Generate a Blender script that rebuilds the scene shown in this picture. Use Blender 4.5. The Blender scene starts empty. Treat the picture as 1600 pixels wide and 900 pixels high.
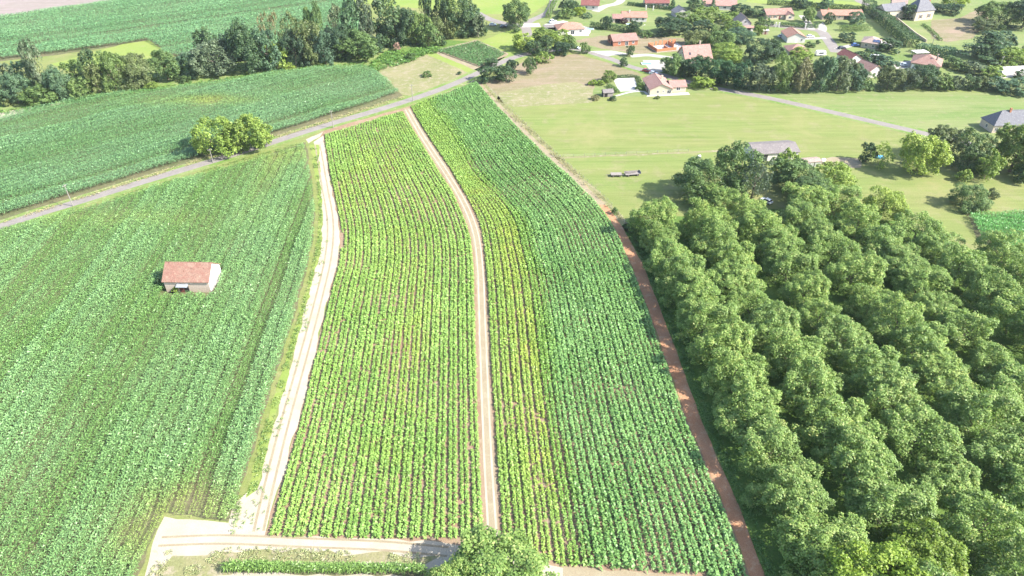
import bpy, bmesh, math, random
import numpy as np
from mathutils import Vector, Matrix
from mathutils.geometry import tessellate_polygon

R = math.radians
S = bpy.context.scene
COL = S.collection
random.seed(7)
RNG = np.random.default_rng(11)

# ------------------------------------------------------------------ camera
CAM_H, PITCH, FOC = 115.0, R(36.0), 1100.0          # metres, down-tilt, focal length in pixels of a 1600 px wide frame
cd = bpy.data.cameras.new('camera')
cd.sensor_width = 36.0
cd.lens = 36.0 * FOC / 1600.0
cd.clip_start, cd.clip_end = 1.0, 6000.0
cam = bpy.data.objects.new('camera', cd)
COL.objects.link(cam)
cam.location = (0, 0, CAM_H)
cam.rotation_euler = (R(90) - PITCH, 0, 0)
S.camera = cam

# ------------------------------------------------------------------ light
SUN_EL = R(40)
SUN_XY = Vector((0.952, -0.305)).normalized()        # the sun stands to the right, a little behind the camera
w = bpy.data.worlds.new('World'); S.world = w; w.use_nodes = True
nt = w.node_tree; nt.nodes.clear()
sky = nt.nodes.new('ShaderNodeTexSky'); sky.sky_type = 'NISHITA'; sky.sun_disc = False
sky.sun_elevation = SUN_EL; sky.sun_rotation = math.atan2(SUN_XY.x, SUN_XY.y)
sky.air_density = 1.0; sky.dust_density = 1.5
bg = nt.nodes.new('ShaderNodeBackground'); bg.inputs[1].default_value = 0.15
ow = nt.nodes.new('ShaderNodeOutputWorld')
nt.links.new(sky.outputs[0], bg.inputs[0]); nt.links.new(bg.outputs[0], ow.inputs[0])
sl = bpy.data.lights.new('sun', 'SUN'); sl.energy = 4.8; sl.angle = R(0.53); sl.color = (1.0, 0.955, 0.88)
so = bpy.data.objects.new('sun', sl); COL.objects.link(so)
sdir = Vector((SUN_XY.x * math.cos(SUN_EL), SUN_XY.y * math.cos(SUN_EL), math.sin(SUN_EL)))
so.rotation_euler = sdir.to_track_quat('Z', 'Y').to_euler(); so.location = sdir * 300
S.view_settings.view_transform = 'Standard'; S.view_settings.look = 'None'
S.view_settings.exposure = 1.44; S.view_settings.gamma = 1.0; S.view_settings.use_curve_mapping = False
S.cycles.max_bounces = 5; S.cycles.diffuse_bounces = 3; S.cycles.glossy_bounces = 2; S.cycles.transmission_bounces = 3
S.cycles.use_denoising = True

# ------------------------------------------------------------------ placing: a point of the photograph's survey -> the ground
CP, SP = math.cos(PITCH), math.sin(PITCH)
def ray(x, y):
    u, v = (x - 800) / FOC, -(y - 450) / FOC
    return Vector((u, CP + v * SP, -SP + v * CP))
def G(x, y, z=0.0):
    d = ray(x, y); t = (z - CAM_H) / d.z
    return Vector((d.x * t, d.y * t))
def depth(p, z=0.0):
    return p[1] * CP + (CAM_H - z) * SP
def scale_at(p, z=0.0):                              # pixels per metre
    return FOC / depth(p, z)
def height_to(p, ytop):
    v1 = -(ytop - 450) / FOC
    t = depth(p); v0 = (p[1] * SP - CAM_H * CP) / t
    return t * (v1 - v0) / (CP + v1 * SP)
def vp_dir(x):                                       # ground direction whose vanishing point lies at x on the horizon
    d = ray(x, 450 - FOC * math.tan(PITCH)); return Vector((d.x, d.y)).normalized()

# ------------------------------------------------------------------ objects
def tag(o, label=None, cat=None, group=None, kind=None):
    if label: o['label'] = label
    if cat: o['category'] = cat
    if group: o['group'] = group
    if kind: o['kind'] = kind
    return o
def empty(name, loc, rz=0.0):
    o = bpy.data.objects.new(name, None); o.empty_display_size = 0.5
    o.location = (loc[0], loc[1], loc[2] if len(loc) > 2 else 0.0); o.rotation_euler = (0, 0, rz)
    COL.objects.link(o); return o
def link(name, me, mat=None, parent=None, loc=None, rot=None, sc=None):
    o = bpy.data.objects.new(name, me); COL.objects.link(o)
    if mat is not None:
        if len(me.materials) == 0: me.materials.append(mat)
        if me.materials[0] != mat:
            o.material_slots[0].link = 'OBJECT'; o.material_slots[0].material = mat
    if parent is not None: o.parent = parent
    if loc is not None: o.location = loc
    if rot is not None: o.rotation_euler = rot
    if sc is not None: o.scale = sc
    return o
class MB:
    """collects boxes, tubes and prisms, then becomes ONE mesh"""
    def __init__(s): s.bm = bmesh.new()
    def poly(s, pts):
        return s.bm.faces.new([s.bm.verts.new(p) for p in pts])
    def hull8(s, a):                                  # eight corners, bottom ring then top ring
        v = [s.bm.verts.new(p) for p in a]
        for f in ((3, 2, 1, 0), (4, 5, 6, 7), (0, 1, 5, 4), (1, 2, 6, 5), (2, 3, 7, 6), (3, 0, 4, 7)):
            s.bm.faces.new([v[i] for i in f])
        return s
    def box(s, x0, y0, z0, x1, y1, z1):
        return s.hull8([(x0, y0, z0), (x1, y0, z0), (x1, y1, z0), (x0, y1, z0), (x0, y0, z1), (x1, y0, z1), (x1, y1, z1), (x0, y1, z1)])
    def prism(s, ring, off):                          # ring of points extruded by off
        a = [s.bm.verts.new(p) for p in ring]; b = [s.bm.verts.new(Vector(p) + Vector(off)) for p in ring]
        n = len(ring)
        s.bm.faces.new(a[::-1]); s.bm.faces.new(b)
        for i in range(n): s.bm.faces.new((a[i], a[(i + 1) % n], b[(i + 1) % n], b[i]))
        return s
    def tube(s, p0, p1, r0, r1, n=8):
        p0, p1 = Vector(p0), Vector(p1); d = (p1 - p0).normalized()
        u = d.orthogonal().normalized(); v = d.cross(u)
        a, b = [], []
        for i in range(n):
            q = u * math.cos(2 * math.pi * i / n) + v * math.sin(2 * math.pi * i / n)
            a.append(s.bm.verts.new(p0 + q * r0)); b.append(s.bm.verts.new(p1 + q * r1))
        for i in range(n): s.bm.faces.new((a[i], a[(i + 1) % n], b[(i + 1) % n], b[i]))
        s.bm.faces.new(a[::-1]); s.bm.faces.new(b)
        return s
    def mesh(s, name, bevel=0.0):
        if bevel: bmesh.ops.bevel(s.bm, geom=list(s.bm.edges), offset=bevel, segments=2, affect='EDGES', clamp_overlap=True)
        bmesh.ops.recalc_face_normals(s.bm, faces=list(s.bm.faces))
        me = bpy.data.meshes.new(name); s.bm.to_mesh(me); s.bm.free(); return me
    def build(s, name, mat, parent=None, bevel=0.0, **k):
        return link(name, s.mesh(name, bevel), mat, parent, **k)

# ------------------------------------------------------------------ materials
def new_mat(name):
    m = bpy.data.materials.new(name); m.use_nodes = True
    nt = m.node_tree; p = nt.nodes['Principled BSDF']; return m, nt, p
def N(nt, typ, **k):
    n = nt.nodes.new(typ)
    for a, b in k.items(): setattr(n, a, b)
    return n
def noise(nt, vec, scale, detail=4, rough=0.6, dist=0.0):
    n = N(nt, 'ShaderNodeTexNoise'); n.inputs['Scale'].default_value = scale; n.inputs['Detail'].default_value = detail
    n.inputs['Roughness'].default_value = rough; n.inputs['Distortion'].default_value = dist
    nt.links.new(vec, n.inputs['Vector']); return n.outputs['Fac']
def ramp(nt, fac, stops):
    r = N(nt, 'ShaderNodeValToRGB'); e = r.color_ramp.elements
    while len(e) < len(stops): e.new(0.5)
    for i, (p, c) in enumerate(stops):
        e[i].position = p; e[i].color = (c[0], c[1], c[2], 1)
    nt.links.new(fac, r.inputs[0]); return r.outputs[0]
def mix(nt, fac, a, b, mode='MIX'):
    m = N(nt, 'ShaderNodeMix', data_type='RGBA', blend_type=mode)
    for s, v in ((m.inputs[0], fac), (m.inputs[6], a), (m.inputs[7], b)):
        if isinstance(v, (int, float)): s.default_value = v
        elif isinstance(v, tuple): s.default_value = (v[0], v[1], v[2], 1)
        else: nt.links.new(v, s)
    return m.outputs[2]
def maprange(nt, v, a, b, c=0.0, d=1.0):
    m = N(nt, 'ShaderNodeMapRange'); nt.links.new(v, m.inputs[0])
    for i, q in enumerate((a, b, c, d)): m.inputs[i + 1].default_value = q
    return m.outputs[0]
def ground_mat(name, c1, c2, c3=None, big=0.05, mid=0.6, fine=4.0, bump=0.25, c3amt=(0.5, 0.65), stretch=None, speck=0.35, rough=0.95):
    """ground cover: big patches between two colours, a third one in spots, and a fine speckle"""
    m, nt, p = new_mat(name)
    tc = N(nt, 'ShaderNodeTexCoord'); vec = tc.outputs['Object']
    vs = vec
    if stretch:
        mp = N(nt, 'ShaderNodeMapping'); mp.inputs['Rotation'].default_value = (0, 0, stretch[0]); mp.inputs['Scale'].default_value = (stretch[1], stretch[2], 1)
        nt.links.new(vec, mp.inputs[0]); vs = mp.outputs[0]
    a = noise(nt, vs, big, 6, 0.65, 0.4)
    col = mix(nt, maprange(nt, a, 0.36, 0.64), c1, c2)
    if c3:
        b = noise(nt, vec, mid, 5, 0.7, 0.3)
        col = mix(nt, maprange(nt, b, c3amt[0], c3amt[1]), col, c3)
    if stretch:
        mp2 = N(nt, 'ShaderNodeMapping'); mp2.inputs['Rotation'].default_value = (0, 0, stretch[0]); mp2.inputs['Scale'].default_value = (.035, .55, 1)
        nt.links.new(vec, mp2.inputs[0]); st = noise(nt, mp2.outputs[0], 1.0, 4, .7, .6)
        col = mix(nt, 1.0, col, ramp(nt, st, [(.3, (.80, .84, .80)), (.7, (1.14, 1.10, 1.2))]), 'MULTIPLY')
        pt = noise(nt, vec, .022, 5, .7, .8); col = mix(nt, maprange(nt, pt, .52, .70), col, tuple(x * y for x, y in zip(c1, (1.22, 1.08, 1.35))))
    f = noise(nt, vec, fine, 3, 0.75)
    k = ramp(nt, f, [(0.28, (1 - speck,) * 3), (0.72, (1 + speck * 0.6,) * 3)])
    col = mix(nt, 1.0, col, k, 'MULTIPLY')
    nt.links.new(col, p.inputs['Base Color']); p.inputs['Roughness'].default_value = rough
    p.inputs['Specular IOR Level'].default_value = 0.15
    if bump:
        bn = N(nt, 'ShaderNodeBump'); bn.inputs['Strength'].default_value = bump; bn.inputs['Distance'].default_value = 0.3
        nt.links.new(f, bn.inputs['Height']); nt.links.new(bn.outputs[0], p.inputs['Normal'])
    return m
def plain(name, c, rough=0.8, var=0.12, scale=1.5, spec=0.3, metal=0.0):
    m, nt, p = new_mat(name)
    tc = N(nt, 'ShaderNodeTexCoord')
    f = noise(nt, tc.outputs['Object'], scale, 5, 0.7)
    k = ramp(nt, f, [(0.3, (1 - var,) * 3), (0.7, (1 + var * 0.5,) * 3)])
    nt.links.new(mix(nt, 1.0, c, k, 'MULTIPLY'), p.inputs['Base Color'])
    p.inputs['Roughness'].default_value = rough; p.inputs['Specular IOR Level'].default_value = spec; p.inputs['Metallic'].default_value = metal
    return m
def roof_mat(name, c, c2, course=0.35, patch=0.6):
    """clay tiles: courses across the slope, tile rolls down it, uneven weathering"""
    m, nt, p = new_mat(name)
    tc = N(nt, 'ShaderNodeTexCoord')
    f = noise(nt, tc.outputs['Object'], patch, 6, 0.75, 0.5)
    g = noise(nt, tc.outputs['Object'], 6.0, 2, 0.5)
    wv = N(nt, 'ShaderNodeTexWave', wave_type='BANDS', bands_direction='Z', wave_profile='SAW'); wv.inputs['Scale'].default_value = 0.31 / course
    wv.inputs['Distortion'].default_value = 0.6; nt.links.new(tc.outputs['Object'], wv.inputs[0])
    wx = N(nt, 'ShaderNodeTexWave', wave_type='BANDS', bands_direction='X'); wx.inputs['Scale'].default_value = 1.3
    nt.links.new(tc.outputs['Object'], wx.inputs[0])
    col = mix(nt, maprange(nt, f, 0.38, 0.62), c, c2)
    col = mix(nt, 1.0, col, ramp(nt, g, [(0.3, (0.72,) * 3), (0.7, (1.2,) * 3)]), 'MULTIPLY')
    sp = noise(nt, tc.outputs['Object'], 1.6, 3, .8); col = mix(nt, maprange(nt, sp, .60, .68), col, tuple(v * 1.5 for v in c2)); col = mix(nt, maprange(nt, sp, .40, .32), col, tuple(v * .55 for v in c))
    nt.links.new(col, p.inputs['Base Color'])
    p.inputs['Roughness'].default_value = 0.85; p.inputs['Specular IOR Level'].default_value = 0.2
    h = N(nt, 'ShaderNodeMath', operation='ADD'); nt.links.new(wv.outputs['Fac'], h.inputs[0]); nt.links.new(wx.outputs['Fac'], h.inputs[1])
    bn = N(nt, 'ShaderNodeBump'); bn.inputs['Strength'].default_value = 0.5; bn.inputs['Distance'].default_value = 0.05
    nt.links.new(h.outputs[0], bn.inputs['Height']); nt.links.new(bn.outputs[0], p.inputs['Normal'])
    return m
def leaf_mat(name, dark, mid, light, transl=0.28, obj_var=0.22, tip=None):
    """leaves: each leaf's own tint (a random attribute) between three greens, some difference from tree to tree"""
    m, nt, p = new_mat(name)
    at = N(nt, 'ShaderNodeAttribute', attribute_name='tint')
    stops = [(0.0, dark), (0.5, mid), (0.92, light)]
    if tip: stops.append((1.0, tip))
    col = ramp(nt, at.outputs['Fac'], stops)
    oi = N(nt, 'ShaderNodeObjectInfo')
    k = ramp(nt, oi.outputs['Random'], [(0.0, (1 - obj_var, 1 - obj_var, 1 - obj_var * .6)), (0.5, (1.0, 1.0, 1.0)), (1.0, (1 + obj_var * 1.2, 1 + obj_var * .7, 1 + obj_var * 0.2))])
    col = mix(nt, 1.0, col, k, 'MULTIPLY')
    nt.links.new(col, p.inputs['Base Color']); p.inputs['Roughness'].default_value = 0.5; p.inputs['Specular IOR Level'].default_value = 0.35
    tr = N(nt, 'ShaderNodeBsdfTranslucent'); nt.links.new(mix(nt, 1.0, col, (1.15, 1.25, 0.6), 'MULTIPLY'), tr.inputs[0])
    ms = N(nt, 'ShaderNodeMixShader'); ms.inputs[0].default_value = transl
    nt.links.new(p.outputs[0], ms.inputs[1]); nt.links.new(tr.outputs[0], ms.inputs[2])
    nt.links.new(ms.outputs[0], nt.nodes['Material Output'].inputs[0])
    return m
def crop_mat(name, transl=0.22, rough=0.45, spec=0.5):
    """crop leaves: each plant's own colour from its attribute"""
    m, nt, p = new_mat(name)
    at = N(nt, 'ShaderNodeAttribute', attribute_name='plant_colour')
    nt.links.new(at.outputs['Color'], p.inputs['Base Color']); p.inputs['Roughness'].default_value = rough; p.inputs['Specular IOR Level'].default_value = spec
    tr = N(nt, 'ShaderNodeBsdfTranslucent'); nt.links.new(at.outputs['Color'], tr.inputs[0])
    ms = N(nt, 'ShaderNodeMixShader'); ms.inputs[0].default_value = transl
    nt.links.new(p.outputs[0], ms.inputs[1]); nt.links.new(tr.outputs[0], ms.inputs[2])
    nt.links.new(ms.outputs[0], nt.nodes['Material Output'].inputs[0])
    return m

M = {}
M['meadow'] = ground_mat('meadow_grass', (0.187, 0.204, 0.068), (0.160, 0.204, 0.057), (0.221, 0.210, 0.098), big=.035, mid=.12, fine=2.5, stretch=(R(8), .35, 1.6), c3amt=(.52, .72), speck=.22)
M['lawn'] = ground_mat('lawn_grass', (0.138, 0.196, 0.057), (0.196, 0.218, 0.086), (0.241, 0.218, 0.127), big=.05, mid=.3, fine=2.5, c3amt=(.55, .75), speck=.22, stretch=(R(-4), .5, 1.4))
M['verge'] = ground_mat('verge_grass', (0.117, 0.193, 0.041), (0.190, 0.229, 0.083), (0.264, 0.266, 0.145), big=.09, mid=.5, fine=3.0, c3amt=(.52, .68), speck=.3)
M['lush'] = ground_mat('lush_grass', (0.069, 0.138, 0.029), (0.115, 0.184, 0.040), (0.173, 0.196, 0.046), big=.12, mid=.5, fine=3.0, c3amt=(.55, .7), speck=.35)
M['bright_lawn'] = ground_mat('bright_grass', (0.165, 0.237, 0.050), (0.209, 0.248, 0.066), (0.242, 0.242, 0.110), big=.04, mid=.3, fine=2.0, c3amt=(.55, .75), speck=.15)
M['hay'] = ground_mat('mown_hay_grass', (0.224, 0.184, 0.112), (0.188, 0.170, 0.085), (0.251, 0.211, 0.143), big=.05, mid=.35, fine=2.2, stretch=(R(5), .4, 1.6), c3amt=(.5, .7), speck=.22)
M['dry'] = ground_mat('dry_grass', (0.232, 0.213, 0.112), (0.167, 0.182, 0.071), (0.283, 0.243, 0.167), big=.07, mid=.4, fine=2.5, c3amt=(.5, .66), speck=.28)
M['pale_soil'] = ground_mat('pale_dry_soil', (0.388, 0.344, 0.269), (0.338, 0.294, 0.225), (0.288, 0.269, 0.156), big=.2, mid=.45, fine=5, c3amt=(.6, .75), speck=.14)
M['path_soil'] = ground_mat('beige_track_soil', (0.270, 0.230, 0.153), (0.245, 0.196, 0.128), (0.292, 0.258, 0.174), big=.15, mid=.6, fine=5, c3amt=(.5, .7), speck=.18)
M['red_soil'] = ground_mat('red_track_soil', (0.355, 0.177, 0.092), (0.394, 0.211, 0.119), (0.433, 0.285, 0.173), big=.08, mid=.5, fine=5, c3amt=(.5, .68), speck=.34)
M['field_soil'] = ground_mat('field_soil', (0.262, 0.188, 0.124), (0.224, 0.144, 0.093), (0.300, 0.238, 0.162), big=.06, mid=.5, fine=5, c3amt=(.5, .7), speck=.25)
M['corn_soil'] = ground_mat('corn_field_soil', (0.132, 0.120, 0.066), (0.096, 0.114, 0.048), (0.168, 0.150, 0.090), big=.06, mid=.5, fine=4, speck=.3)
M['bare_field'] = ground_mat('bare_stubble_field', (0.252, 0.210, 0.185), (0.231, 0.193, 0.164), (0.260, 0.223, 0.193), big=.02, mid=.2, fine=2, stretch=(R(10), .3, 2.0), speck=.08)
M['asphalt'] = ground_mat('worn_pale_asphalt', (0.231, 0.207, 0.190), (0.193, 0.174, 0.159), (0.277, 0.246, 0.209), big=.25, mid=1.2, fine=7, c3amt=(.55, .75), bump=.1, speck=.14, rough=.8)
M['gravel'] = ground_mat('white_gravel', (0.372, 0.348, 0.312), (0.324, 0.306, 0.276), None, big=.3, fine=5, speck=.15)
M['white_pave'] = ground_mat('white_paving', (0.446, 0.434, 0.409), (0.397, 0.384, 0.366), None, big=.4, fine=3, speck=.06, bump=.05)
M['corn'] = crop_mat('corn_leaf'); M['tobacco'] = crop_mat('tobacco_leaf', rough=.5, spec=.4)

M['walnut'] = leaf_mat('walnut_leaf', (0.116, 0.193, 0.048), (0.197, 0.306, 0.074), (0.318, 0.412, 0.119), tip=(0.372, 0.411, 0.136), obj_var=.09)
M['yellow'] = leaf_mat('yellow_green_leaf', (0.120, 0.204, 0.021), (0.200, 0.301, 0.031), (0.280, 0.365, 0.053))
M['light'] = leaf_mat('light_green_leaf', (0.128, 0.203, 0.039), (0.208, 0.304, 0.059), (0.319, 0.406, 0.092))
M['mid'] = leaf_mat('mid_green_leaf', (0.072, 0.128, 0.042), (0.120, 0.195, 0.060), (0.195, 0.285, 0.098))
M['dark'] = leaf_mat('dark_green_leaf', (0.037, 0.074, 0.037), (0.064, 0.120, 0.053), (0.113, 0.180, 0.074))
M['deep'] = leaf_mat('deep_green_conifer_leaf', (0.028, 0.069, 0.034), (0.044, 0.110, 0.046), (0.083, 0.179, 0.069))
M['blue'] = leaf_mat('blue_green_leaf', (0.058, 0.113, 0.066), (0.095, 0.169, 0.091), (0.154, 0.251, 0.132))
M['grey'] = leaf_mat('grey_green_leaf', (0.073, 0.108, 0.060), (0.117, 0.162, 0.090), (0.185, 0.238, 0.140))
M['olive'] = leaf_mat('olive_leaf', (0.089, 0.123, 0.043), (0.146, 0.191, 0.068), (0.209, 0.246, 0.111))
M['brown'] = leaf_mat('brownish_leaf', (.11, .115, .06), (.17, .17, .085), (.25, .24, .13))
M['purple'] = leaf_mat('purple_leaf', (0.042, 0.024, 0.030), (0.072, 0.036, 0.042), (0.108, 0.060, 0.066))
M['pink'] = leaf_mat('faded_pink_leaf', (0.240, 0.156, 0.132), (0.336, 0.228, 0.192), (0.408, 0.300, 0.240))
M['bark'] = plain('bark', (.16, .13, .10), .95, .3, 3.0, .1)
M['bark_pale'] = plain('pale_bark', (.34, .30, .25), .95, .25, 3.0, .1)

M['roof_barn'] = roof_mat('weathered_red_tiles', (0.237, 0.119, 0.091), (0.268, 0.172, 0.129), .35, .5)
M['roof_pink'] = roof_mat('pink_clay_tiles', (0.306, 0.166, 0.139), (0.333, 0.206, 0.176))
M['roof_orange'] = roof_mat('orange_clay_tiles', (0.319, 0.162, 0.113), (0.331, 0.198, 0.154))
M['roof_maroon'] = roof_mat('maroon_tiles', (0.172, 0.063, 0.057), (0.207, 0.092, 0.081))
M['roof_red'] = roof_mat('red_clay_tiles', (0.261, 0.143, 0.118), (0.284, 0.187, 0.156))
M['roof_slate'] = roof_mat('grey_slate', (0.138, 0.138, 0.156), (0.174, 0.174, 0.186))
M['roof_pale'] = roof_mat('pale_pink_tiles', (0.310, 0.225, 0.190), (0.330, 0.260, 0.230))
M['roof_grey'] = roof_mat('grey_fibre_cement', (0.165, 0.145, 0.145), (0.200, 0.180, 0.170), .9, .3)
M['wall_white'] = plain('white_render', (0.533, 0.511, 0.475), .9, .08)
M['wall_cream'] = plain('cream_render', (0.504, 0.432, 0.331), .9, .08)
M['wall_beige'] = plain('beige_render', (0.396, 0.331, 0.259), .9, .1)
M['wall_stone'] = plain('pale_field_stone', (0.524, 0.432, 0.344), .95, .3, 2.5)
M['wall_brick'] = plain('orange_brick', (0.374, 0.158, 0.094), .9, .22, 3.0)
M['wall_block'] = plain('new_orange_block', (0.446, 0.173, 0.086), .9, .18, 3.0)
M['wall_grey'] = plain('grey_render', (0.331, 0.317, 0.317), .9, .1)
M['glass'] = plain('dark_window_glass', (.035, .04, .05), .12, .1, 1, .6)
M['frame'] = plain('white_window_frame', (.75, .74, .72), .6, .05)
M['shutter'] = plain('brown_shutter', (.16, .09, .06), .7, .1)
M['door'] = plain('dark_red_wood', (.17, .06, .05), .8, .2, 4)
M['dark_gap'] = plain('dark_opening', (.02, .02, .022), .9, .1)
M['concrete'] = plain('concrete', (.55, .53, .50), .9, .12)
M['wood'] = plain('weathered_wood', (0.259, 0.230, 0.209), .9, .25, 3)
M['pole_wood'] = plain('grey_pole_wood', (.24, .22, .20), .9, .2, 3)
M['metal'] = plain('galvanised_metal', (.55, .57, .58), .4, .08, 2, .5, .6)
M['white_paint'] = plain('white_car_paint', (.78, .78, .78), .25, .03, 1, .5)
M['blue_paint'] = plain('blue_car_paint', (.05, .13, .38), .25, .03, 1, .5)
M['dark_paint'] = plain('dark_car_paint', (.03, .035, .05), .25, .03, 1, .5)
M['red_paint'] = plain('red_car_paint', (.38, .06, .06), .25, .03, 1, .5)
M['silver_paint'] = plain('silver_car_paint', (.50, .56, .62), .3, .03, 1, .5)
M['tyre'] = plain('tyre_rubber', (.02, .02, .02), .9, .1)
M['film'] = plain('greenhouse_film', (.66, .58, .56), .4, .12, .8)
M['blue_sheet'] = plain('blue_plastic_sheet', (.12, .40, .62), .5, .1)
M['pool'] = plain('pool_water', (.15, .45, .52), .08, .05, 1, .5)
M['solar'] = plain('solar_panel_glass', (.06, .08, .16), .2, .05, 1, .5)
# ================================================================== ground and roads
def jag(poly, step=2.5, amp=0.35):
    out = []
    n = len(poly)
    for i in range(n):
        a, b = Vector(poly[i]), Vector(poly[(i + 1) % n]); L = (b - a).length
        k = max(1, min(200, int(L / step))); nrm = Vector((-(b - a).y, (b - a).x)).normalized() if L else Vector((0, 0))
        for j in range(k):
            q = a.lerp(b, j / k)
            out.append(q + nrm * (random.uniform(-amp, amp) if j else 0))
    return out
def sheet_world(name, poly, z, mat, kind='structure'):
    pts = [Vector((p[0], p[1], 0)) for p in poly]
    tris = tessellate_polygon([pts])
    me = bpy.data.meshes.new(name)
    me.from_pydata([(p.x, p.y, z) for p in pts], [], [tuple(t) for t in tris])
    bm = bmesh.new(); bm.from_mesh(me)
    for f in bm.faces:
        f.normal_update()
        if f.normal.z < 0: f.normal_flip()
    bm.to_mesh(me); bm.free()
    o = link(name, me, mat); tag(o, kind=kind); return o
def sheet(name, px, level, mat, amp=0.35, step=2.5):
    return sheet_world(name, jag([G(*p) for p in px], step, amp), 0.004 * level, mat)
def smooth(pts, k=6):                                 # Catmull-Rom through ground points
    P = [pts[0] + (pts[0] - pts[1])] + list(pts) + [pts[-1] + (pts[-1] - pts[-2])]
    out = []
    for i in range(1, len(P) - 2):
        for j in range(k):
            t = j / k
            out.append(0.5 * ((2 * P[i]) + (P[i + 1] - P[i - 1]) * t + (2 * P[i - 1] - 5 * P[i] + 4 * P[i + 1] - P[i + 2]) * t * t + (3 * P[i] - P[i - 1] - 3 * P[i + 1] + P[i + 2]) * t ** 3))
    out.append(P[-2]); return out
def strip_poly(c, wl, wr):
    L, Rr = [], []
    for i, p in enumerate(c):
        d = (c[min(i + 1, len(c) - 1)] - c[max(i - 1, 0)]).normalized(); n = Vector((-d.y, d.x))
        L.append(p + n * wl); Rr.append(p - n * wr)
    return L + Rr[::-1]
def road(name, px, width, level, mat, shoulder=None, shoulder_mat=None, amp=.12):
    c = smooth([G(*p) for p in px])
    if shoulder: sheet_world('verge', jag(strip_poly(c, width / 2 + shoulder, width / 2 + shoulder), 2.0, .35), 0.004 * (level - 1), shoulder_mat)
    sheet_world(name, jag(strip_poly(c, width / 2, width / 2), 3, amp), 0.004 * level, mat)
    return c

me = bpy.data.meshes.new('ground')
me.from_pydata([(-2500, -300, 0), (2500, -300, 0), (2500, 4500, 0), (-2500, 4500, 0)], [], [(0, 1, 2, 3)])
tag(link('ground', me, M['meadow']), kind='structure')

# survey lines (photograph pixels) that several sheets and crops share
MIDL = [(503, 205), (505, 212), (510, 250), (519, 300), (528, 345), (530, 370), (527, 410), (515, 455), (497, 530), (470, 640), (440, 750), (415, 840), (400, 890)]
MIDR = [(630, 172), (655, 215), (690, 270), (715, 310), (735, 360), (742, 400), (745, 470), (748, 560), (753, 680), (758, 780), (761, 840), (764, 900)]
YELL = [(640, 168), (665, 210), (702, 265), (733, 320), (749, 360), (757, 430), (763, 560), (770, 680), (776, 770), (780, 840), (784, 900)]
YELR = [(668, 158), (707, 213), (741, 272), (773, 304), (803, 344), (816, 390), (826, 430), (836, 500), (847, 600), (860, 700), (875, 800), (888, 890)]
DRKR = [(744, 128), (770, 158), (800, 190), (850, 240), (900, 285), (935, 320), (960, 355), (985, 410), (1010, 475), (1040, 560), (1075, 660), (1110, 740), (1140, 810), (1168, 890), (1190, 950)]
TRKR = [(750, 128), (777, 158), (808, 190), (860, 240), (911, 285), (947, 320), (971, 352), (1003, 410), (1029, 475), (1061, 560), (1097, 660), (1132, 740), (1162, 810), (1192, 890), (1216, 950)]
CORNR = [(478, 222), (488, 290), (492, 330), (490, 370), (478, 430), (455, 510), (430, 590), (405, 670), (385, 740), (366, 800), (356, 815)]
GRSR = [(490, 222), (501, 290), (504, 330), (502, 380), (491, 430), (467, 520), (440, 620), (416, 710), (402, 765)]
ROAD = [(-120, 390), (0, 354), (60, 334), (120, 316), (210, 288), (300, 261), (399, 231), (460, 211), (521, 192), (580, 175), (647, 154), (700, 135), (745, 115), (775, 101), (803, 90), (830, 83), (870, 78), (900, 77), (925, 83), (957, 93), (985, 104), (1020, 113), (1060, 124), (1090, 132), (1130, 140), (1200, 153), (1290, 173), (1420, 203), (1520, 226)]

# fields of earth and grass, lowest level first
sheet('bare_field', [(-300, 75), (0, 26), (175, 0), (230, -9), (200, -60), (-600, -60)], 1, M['bare_field'])
sheet('corn_field_soil', [(-200, 330), (-120, 205), (0, 182), (130, 152), (230, 140), (330, 129), (420, 115), (500, 106), (570, 104), (586, 110), (630, 149), (580, 167), (500, 192), (400, 224), (250, 270), (0, 347), (-120, 380)], 1, M['corn_soil'])
sheet('corn_field_soil', [(-200, 420), (0, 362), (200, 306), (380, 254), (440, 234)] + CORNR + [(255, 800), (215, 900), (205, 960), (-400, 960)], 1, M['corn_soil'])
sheet('corn_field_soil', [(-200, 120), (0, 96), (80, 87), (200, 70), (230, 63), (250, 74), (256, 84), (340, 100), (440, 90), (520, 70), (600, 50), (545, 0), (560, -30), (175, 1), (0, 27), (-300, 75)], 2, M['corn_soil'])
sheet('grass_strip', [(80, 100), (195, 68), (232, 63), (250, 75), (240, 90), (130, 120)], 3, M['bright_lawn'])
sheet('verge', [(-120, 212), (0, 184), (60, 172), (140, 154), (250, 140), (345, 129), (420, 118), (500, 108), (575, 105), (640, 84), (690, 76), (600, 60), (200, 100), (-120, 150)], 2, M['verge'])
sheet('verge', [(-60, 202), (0, 186), (60, 170), (110, 160), (60, 165), (0, 176), (-60, 190)], 4, M['pale_soil'])
sheet('bright_lawn', [(560, -30), (545, 4), (760, 22), (830, 22), (866, -2), (890, -30)], 2, M['bright_lawn'])
sheet('rough_grass', [(575, 105), (590, 112), (670, 90), (740, 66), (700, 62), (600, 80)], 3, M['lush'])
sheet('dry_grass', [(583, 105), (628, 148), (646, 151), (700, 131), (738, 114), (700, 96), (672, 84), (640, 92)], 4, M['dry'])
sheet('grass_strip', [(665, 84), (733, 114), (745, 108), (678, 79)], 5, M['bright_lawn'])
sheet('plot_soil', [(672, 80), (745, 62), (795, 84), (764, 108), (744, 110)], 6, M['path_soil'])
sheet('lawn', [(748, 66), (800, 45), (840, 45), (900, 70), (830, 80), (795, 88)], 3, M['bright_lawn'])
sheet('hay_field', [(752, 134), (790, 108), (830, 92), (900, 84), (985, 108), (1003, 118), (960, 122), (925, 150), (925, 160), (803, 167), (776, 156)], 2, M['hay'])
sheet('hay_stubble', [(776, 157), (803, 167), (925, 160), (930, 140), (900, 128), (850, 132), (780, 145)], 3, M['dry'])
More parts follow.
